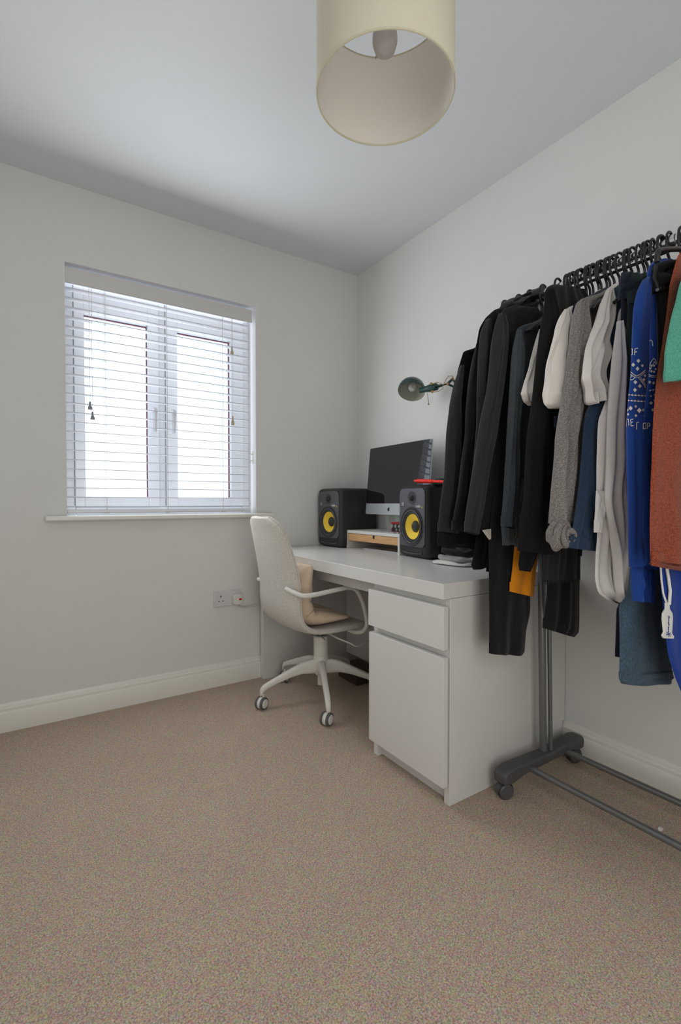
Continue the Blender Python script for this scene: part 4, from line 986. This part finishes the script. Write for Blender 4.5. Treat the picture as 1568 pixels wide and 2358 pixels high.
def stroke(pn_, gi, pts, wpx=1.8):
    g = pat[gi]
    P = []
    for (a, b) in zip(pts, pts[1:]):
        n = max(2, int(math.hypot(b[0] - a[0], b[1] - a[1]) / 3) + 1)
        P += [(a[0] + (b[0] - a[0]) * k / n, a[1] + (b[1] - a[1]) * k / n) for k in range(n)]
    P.append(pts[-1]); vs = []
    for i, p in enumerate(P):
        q0, q1 = P[max(0, i - 1)], P[min(len(P) - 1, i + 1)]
        d_ = math.hypot(q1[0] - q0[0], q1[1] - q0[1]) or 1; nx, ny = -(q1[1] - q0[1]) / d_ * wpx / 2, (q1[0] - q0[0]) / d_ * wpx / 2
        vs += [pn_.at(p[0] + nx, p[1] + ny), pn_.at(p[0] - nx, p[1] - ny)]
    g.add(vs, [(2 * i, 2 * i + 1, 2 * i + 3, 2 * i + 2) for i in range(len(P) - 1)])
def diamond(pn_, gi, x, y, r=5, sk=0):
    c = [(x, y - r * 1.1), (x + r, y + sk), (x, y + r * 1.1), (x - r, y - sk)]
    m_ = [((c[i][0] + c[(i + 1) % 4][0]) / 2, (c[i][1] + c[(i + 1) % 4][1]) / 2) for i in range(4)]
    o = []
    for i in range(4): o += [c[i], m_[i]]
    pat[gi].add([pn_.at(*p) for p in o] + [pn_.at(x, y)], [(i, (i + 1) % 8, 8) for i in range(8)])
A, B = (SW, 0), (SB, 1)
def st_(q, pts, w_=1.8): stroke(q[0], q[1], pts, w_)
def di_(q, x, y, r=5): diamond(q[0], q[1], x, y, r)
# lettering "OF" / "N"
st_(A, [(1450, 804), (1456, 803), (1456, 816), (1450, 819)]); st_(A, [(1461, 818), (1462, 803), (1469, 802)]); st_(A, [(1461, 811), (1467, 810)])
st_(B, [(1493, 801), (1492, 786), (1499, 783), (1502, 786), (1503, 797)])
for x, y, r in ((1470, 831, 4.5), (1458, 840, 4.5), (1479, 842, 3.5), (1468, 849, 4.5), (1463, 880, 4.5), (1473, 889, 4.5), (1462, 898, 4.5)): di_(A, x, y, r)
st_(A, [(1449, 854), (1460, 863), (1466, 866), (1474, 862), (1486, 852)]); st_(A, [(1448, 859), (1459, 867), (1466, 870), (1475, 866), (1486, 856)], 1.2)
st_(A, [(1447, 873), (1456, 875), (1463, 868)]); st_(A, [(1470, 869), (1480, 882), (1487, 893)]); st_(A, [(1474, 868), (1482, 879), (1487, 887)], 1.2)
st_(A, [(1450, 862), (1456, 866), (1450, 870)], 1.4)
for x, y in ((1485, 865), (1483, 874)): di_(A, x, y, 3.4)
st_(B, [(1493, 850), (1498, 835), (1505, 825), (1510, 830), (1512, 838)]); st_(B, [(1494, 856), (1502, 842), (1507, 832), (1511, 840)], 1.2)
for x, y in ((1500, 842), (1506, 842), (1497, 848), (1510, 850), (1500, 855), (1506, 856)): di_(B, x, y, 3.0)
st_(B, [(1492, 862), (1500, 865), (1511, 866)]); st_(B, [(1492, 866), (1500, 868), (1511, 869)], 1.2)
for x, y in ((1496, 880), (1505, 882), (1444, 890)): di_((B if x > 1490 else A), x, y, 3.6)
for x0, x1, y in ((1446, 1486, 909), (1445, 1486, 922)):
    st_(A, [(x0, y), (x1, y + 3)], 1.0)
    for k in range(6): di_(A, x0 + 2 + k * 7.6, y + .5 * k, 2.2)
st_(B, [(1494, 900), (1510, 896)], 1.0)
for x, y in ((1497, 899), (1504, 898), (1499, 912), (1507, 909)): di_(B, x, y, 2.4)
for x, y, r in ((1444, 944, 4), (1452, 940, 5), (1464, 936, 3.5), (1472, 945, 5.5), (1482, 944, 4), (1464, 957, 3.5), (1488 - 4, 958, 3.5), (1446, 954, 3)): di_(A, x, y, r)
for x, y, r in ((1499, 928, 4), (1508, 922, 4), (1503, 944, 4)): di_(B, x, y, r)
# "NE NOR"
st_(A, [(1442, 982), (1442, 966), (1447, 965), (1448, 980)]); st_(A, [(1458, 965), (1452, 966), (1453, 981), (1459, 980)]); st_(A, [(1452, 973), (1457, 972)])
st_(A, [(1466, 989), (1466, 973), (1471, 973)])
st_(B, [(1478, 988), (1476, 972), (1470 + 4, 972)]); st_(B, [(1481, 975), (1487, 974), (1487, 987), (1481, 988), (1481, 975)]); st_(B, [(1491, 988), (1491, 974), (1496, 975), (1496, 981), (1491, 982)])
M['pattern'] = mat('white_knit_pattern', (.66, .64, .62), .9)
obj('knit_pattern', pat[0], M['pattern'], pss[2][1], smooth=False)
obj('knit_pattern', pat[1], M['pattern'], pss[3][1], smooth=False)
# blue collar piece showing above
garment('polo_shirt', 'blue top with tiny white squares showing between sweater and black jeans', 'shirt', -1.948, [
    dict(name='collar', m=K['blue'], left=[(1506, 598), (1496, 612), (1490, 632), (1494, 655), (1502, 672)], right=[(1540, 598), (1545, 612), (1545, 632), (1545, 655), (1545, 672)], th=.03, nf=2, amp=.005, top=1)], seed=25)
# black jeans on clip hanger
gj, psj = garment('black_jeans', 'black jeans clipped by the waistband left of the rust t-shirt', 'jeans', -1.965, [
    dict(name='waist', m=K['blackdenim'], left=[(1512, 606), (1508, 640), (1506, 672)], right=[(1566, 600), (1568, 640), (1568, 672)], th=.05, nf=2.4, amp=.012, top=1),
    dict(name='trouser_leg', m=K['blackdenim'], left=[(1512, 668), (1513, 760), (1516, 860), (1508, 960), (1504, 1100), (1508, 1300)], right=[(1575, 668), (1590, 760), (1600, 860), (1600, 960), (1600, 1100), (1595, 1300)], th=.034, nf=2, amp=.005)], seed=26)
obj('hanger_clip', G().sweep([psj[0][0].at(1511, 612, .006), psj[0][0].at(1507, 640, .008), psj[0][0].at(1515, 664, .006)], [.004, .004, .004], 8), M['hanger'], gj)
b_ = psj[0][0].at(1513, 667, .006); obj('belt_buckle', G().sweep([b_, b_ + Vector((.03, 0, .012))], .004, 8), M['metal_bolt'], gj)
# bright blue hoodie with zip and tag
gb, psb = garment('blue_hoodie', 'bright blue hoodie bottom with hanging white zip cord below the rust t-shirt', 'hoodie', -1.985, [
    dict(name='body', m=K['blue2'], left=[NK, ('m', -.44, 1.52), (1516, 1290), (1523, 1360), (1530, 1430), (1540, 1510), (1556, 1560), (1572, 1600)], right=[('m', -.24, 1.62), ('m', -.12, 1.52), (1700, 1290), (1700, 1360), (1700, 1430), (1700, 1510), (1700, 1570), (1700, 1600)], th=.036, nf=3, amp=.008)], seed=27)
zc = psb[0][0]
obj('zip_cord', G().sweep([zc.at(1521, 1300, .006), zc.at(1523, 1335, .006), zc.at(1527, 1366, .008), zc.at(1535, 1390, .01), zc.at(1541, 1392, .01)], .0022, 8)
    .sweep([zc.at(1534, 1300, .006), zc.at(1539, 1330, .006), zc.at(1543, 1360, .008), zc.at(1541, 1392, .01)], .0035, 8), M['white_mark'], gb)
ty = zc.at(1540, 1430, .016).y
def tp(px, py): q = on(px, py, y=ty); return (q.x, q.z)
tagpoly = [tp(*p) for p in [(1534, 1388), (1542, 1388), (1543, 1402), (1549, 1412), (1550, 1422), (1548, 1458), (1553, 1466), (1551, 1471), (1529, 1470), (1526, 1464), (1530, 1456), (1527, 1424), (1528, 1412), (1534, 1402)]]
tgo = obj('pull_tag', G().prism(tagpoly, 1, ty, ty + .004), M['white_mark'], gb, bevel=.001)
cc = on(1539, 1437, y=ty)
Rt = Matrix.Translation((cc.x, ty - .0006, cc.z)) @ Matrix(((0, 1, 0, 0), (0, 0, -1, 0), (-1, 0, 0, 0), (0, 0, 0, 1)))
text('lettering', 'OnePiece', .0098, Rt, M['blue_mark'], tgo)
sx_ = G()
for p0, p1 in (((1534, 1455), (1544, 1466)), ((1534, 1463), (1544, 1457)), ((1533, 1460), (1545, 1461)), ((1539, 1454), (1539, 1467))):
    a, b = on(*p0, y=ty), on(*p1, y=ty); sx_.cyl((a.x, ty - .0005, a.z), (b.x, ty - .0005, b.z), .0006, n=6)
obj('star_mark', sx_, M['blue_mark'], tgo)
# rust t-shirt
garment('tshirt', 'rust red marl t-shirt at the right edge of the photo behind the mint one', 't-shirt', -2.015, [
    dict(name='body', m=K['rust'], left=[(1575, 572), (1560, 590), (1552, 618), (1542, 655), (1534, 722), (1522, 800), (1512, 866), (1508, 940), (1503, 1005), (1497, 1116), (1497, 1220), (1499, 1290)], right=[(1660, 560), (1720, 590), (1730, 618), (1730, 655), (1730, 722), (1730, 800), (1730, 866), (1730, 940), (1730, 1005), (1730, 1116), (1730, 1220), (1730, 1330)], th=.03, nf=3, amp=.006),
    dict(name='hem', m=K['rust'], left=[(1498, 1288), (1499, 1302)], right=[(1730, 1328), (1730, 1344)], th=.034, nf=3, amp=.006, top=1)], seed=28)
garment('tshirt', 'mint green t-shirt nearest the camera at the right edge', 't-shirt', -2.05, [
    dict(name='body', m=K['mint'], left=[NK, ('m', -.42, 1.56), (1625, 760), (1640, 900), (1645, 1100), (1645, 1230)], th=.03, nf=3, amp=.008),
    dict(name='sleeve', m=K['mint'], left=[(1580, 620), (1568, 650), (1561, 675), (1554, 704), (1547, 740), (1540, 775), (1536, 810), (1533, 866), (1536, 879)], right=[(1660, 620), (1660, 650), (1660, 675), (1660, 704), (1655, 740), (1650, 775), (1640, 810), (1620, 866), (1610, 872)], th=.045, nf=2, amp=.008)], seed=29)

# ------------------------------------------------------------------ hangers (one mesh shared, each its own object)
def make_hanger(y, dz=-.038):
    t = thing('coat_hanger', 'slim black hanger hooked over the chrome rail among the packed clothes', 'hanger', (RX, y, RZ), 'black hangers along the chrome rail')
    hr = .0215
    P = []
    for k in range(15):
        a = R(-25 + 235 * k / 14 * 1.0); P.append((RX + hr * math.cos(a) * .95, y, RZ + .0045 + hr * math.sin(a)))
    P = P[::-1]     # open end at left, comes round right side down to neck
    P = [(RX + .019, y, RZ - .004)] + [(RX + hr * .95 * math.cos(R(a)), y, RZ + .0045 + hr * math.sin(R(a))) for a in range(0, 181, 15)] + [(RX - hr * .95, y, RZ - .018), (RX - hr * .55, y, RZ - .036), (RX - .001, y, RZ - .052), (RX, y, RZ - .064 + dz)]
    obj('hook', G().sweep(smooth_path(P, 3), .0037, 8), M['hanger'], t, auto=60)
    B_ = [(RX - .205, y, 1.535), (RX - .17, y, 1.562), (RX - .10, y, 1.598), (RX - .03, y, 1.622), (RX, y, 1.628), (RX + .03, y, 1.622), (RX + .10, y, 1.598), (RX + .17, y, 1.562), (RX + .205, y, 1.535)]
    B_ = [(a, b, c + dz) for a, b, c in B_]
    obj('shoulder_bar', G().sweep(smooth_path(B_, 4), .0055, 8, flat=.7), M['hanger'], t, auto=60)
    return t
h0 = make_hanger(-1.578); h1 = make_hanger(-1.335, -.085)
rnd = random.Random(7)
ys = [-1.578 - .0128 * k - rnd.uniform(-.0045, .0045) for k in range(1, 24)] + [-1.905, -1.925] + [-1.395, -1.44, -1.49, -1.545]
for yv in ys:
    src = h1 if yv > -1.42 else h0
    r_ = src.copy(); COL.objects.link(r_); r_.location = (RX, yv, RZ); r_.rotation_euler = (0, 0, R(rnd.uniform(-13, 13) if yv < -1.57 else 0))
    for c in list(src.children):
        k_ = c.copy(); COL.objects.link(k_); k_.parent = r_
# wide clip hanger at the right holding the jeans
chg = thing('clip_hanger', 'flat-topped black clip hanger standing out at the right end above the black jeans', 'hanger', (RX, -1.965, RZ))
obj('clip_bar', G().sweep(smooth_path([Vector(on(1513, 604, y=-1.99)), Vector(on(1514, 584, y=-1.99)), Vector(on(1522, 576, y=-1.99)), Vector(on(1560, 574, y=-1.99)), Vector(on(1640, 574, y=-1.99))], 6), .0058, 10), M['hanger'], chg)

# ------------------------------------------------------------------ folded clothes on the desk
def folded(name, label, x0, x1, y0, y1, z0, h, m, seed, r=.02):
    def fn(u, v):
        th_ = 2 * math.pi * u; ph = math.pi * v
        sx = math.copysign(abs(math.cos(th_)) ** .5, math.cos(th_)); sy = math.copysign(abs(math.sin(th_)) ** .5, math.sin(th_))
        rr_ = math.sin(ph) ** .45 if 0 < v < 1 else 0
        nz = noise.noise(Vector((u * 7 + seed, v * 3, seed * 2.1)))
        x = (x0 + x1) / 2 + sx * rr_ * (x1 - x0) / 2 * (1 + .10 * nz); y = (y0 + y1) / 2 + sy * rr_ * (y1 - y0) / 2 * (1 + .08 * nz)
        cz = -math.cos(ph); cz = math.copysign(abs(cz) ** .6, cz)
        top = noise.noise(Vector((x * 22, y * 16, seed))) * .3 * h + noise.noise(Vector((x * 45, y * 30, seed))) * .45 * h
        z = z0 + h / 2 * (1 + cz) + (top if cz > 0 else 0) * max(0, cz)
        return Vector((x, y, max(z0, z)))
    return tag(obj(name, G().surf(fn, 64, 30, True), m, auto=70), label, 'clothes')
zt = DT
folded('folded_shirt', 'folded white cotton garment at the bottom of the pile on the desk', -.345, -.06, -1.20, -1.0, zt, .016, K['white2'], 3)
folded('folded_shirt', 'folded pale grey garment lying on the white one on the desk', -.330, -.07, -1.19, -1.01, zt + .012, .024, mat('pale_grey_cloth', (.32, .30, .31), .9, sheen=.1, bump=.2), 5)
folded('folded_trousers', 'folded black trousers on top of the pile on the desk', -.285, -.05, -1.18, -.985, zt + .034, .034, K['blackdenim'], 8)
folded('folded_jumper', 'folded ink-blue jumper topping the pile behind the hanging sweatshirts', -.27, -.05, -1.18, -.98, zt + .066, .04, K['navyblack'], 11)

# crumb of paper on the carpet under the rack bar
tag(obj('paper_scrap', G().prism([(-.203, 0), (-.188, 0), (-.190, .006), (-.200, .007)], 1, -1.842, -1.832), M['white_mark'], bevel=.001), 'tiny white paper scrap on the carpet beside the rack bar', 'scrap')
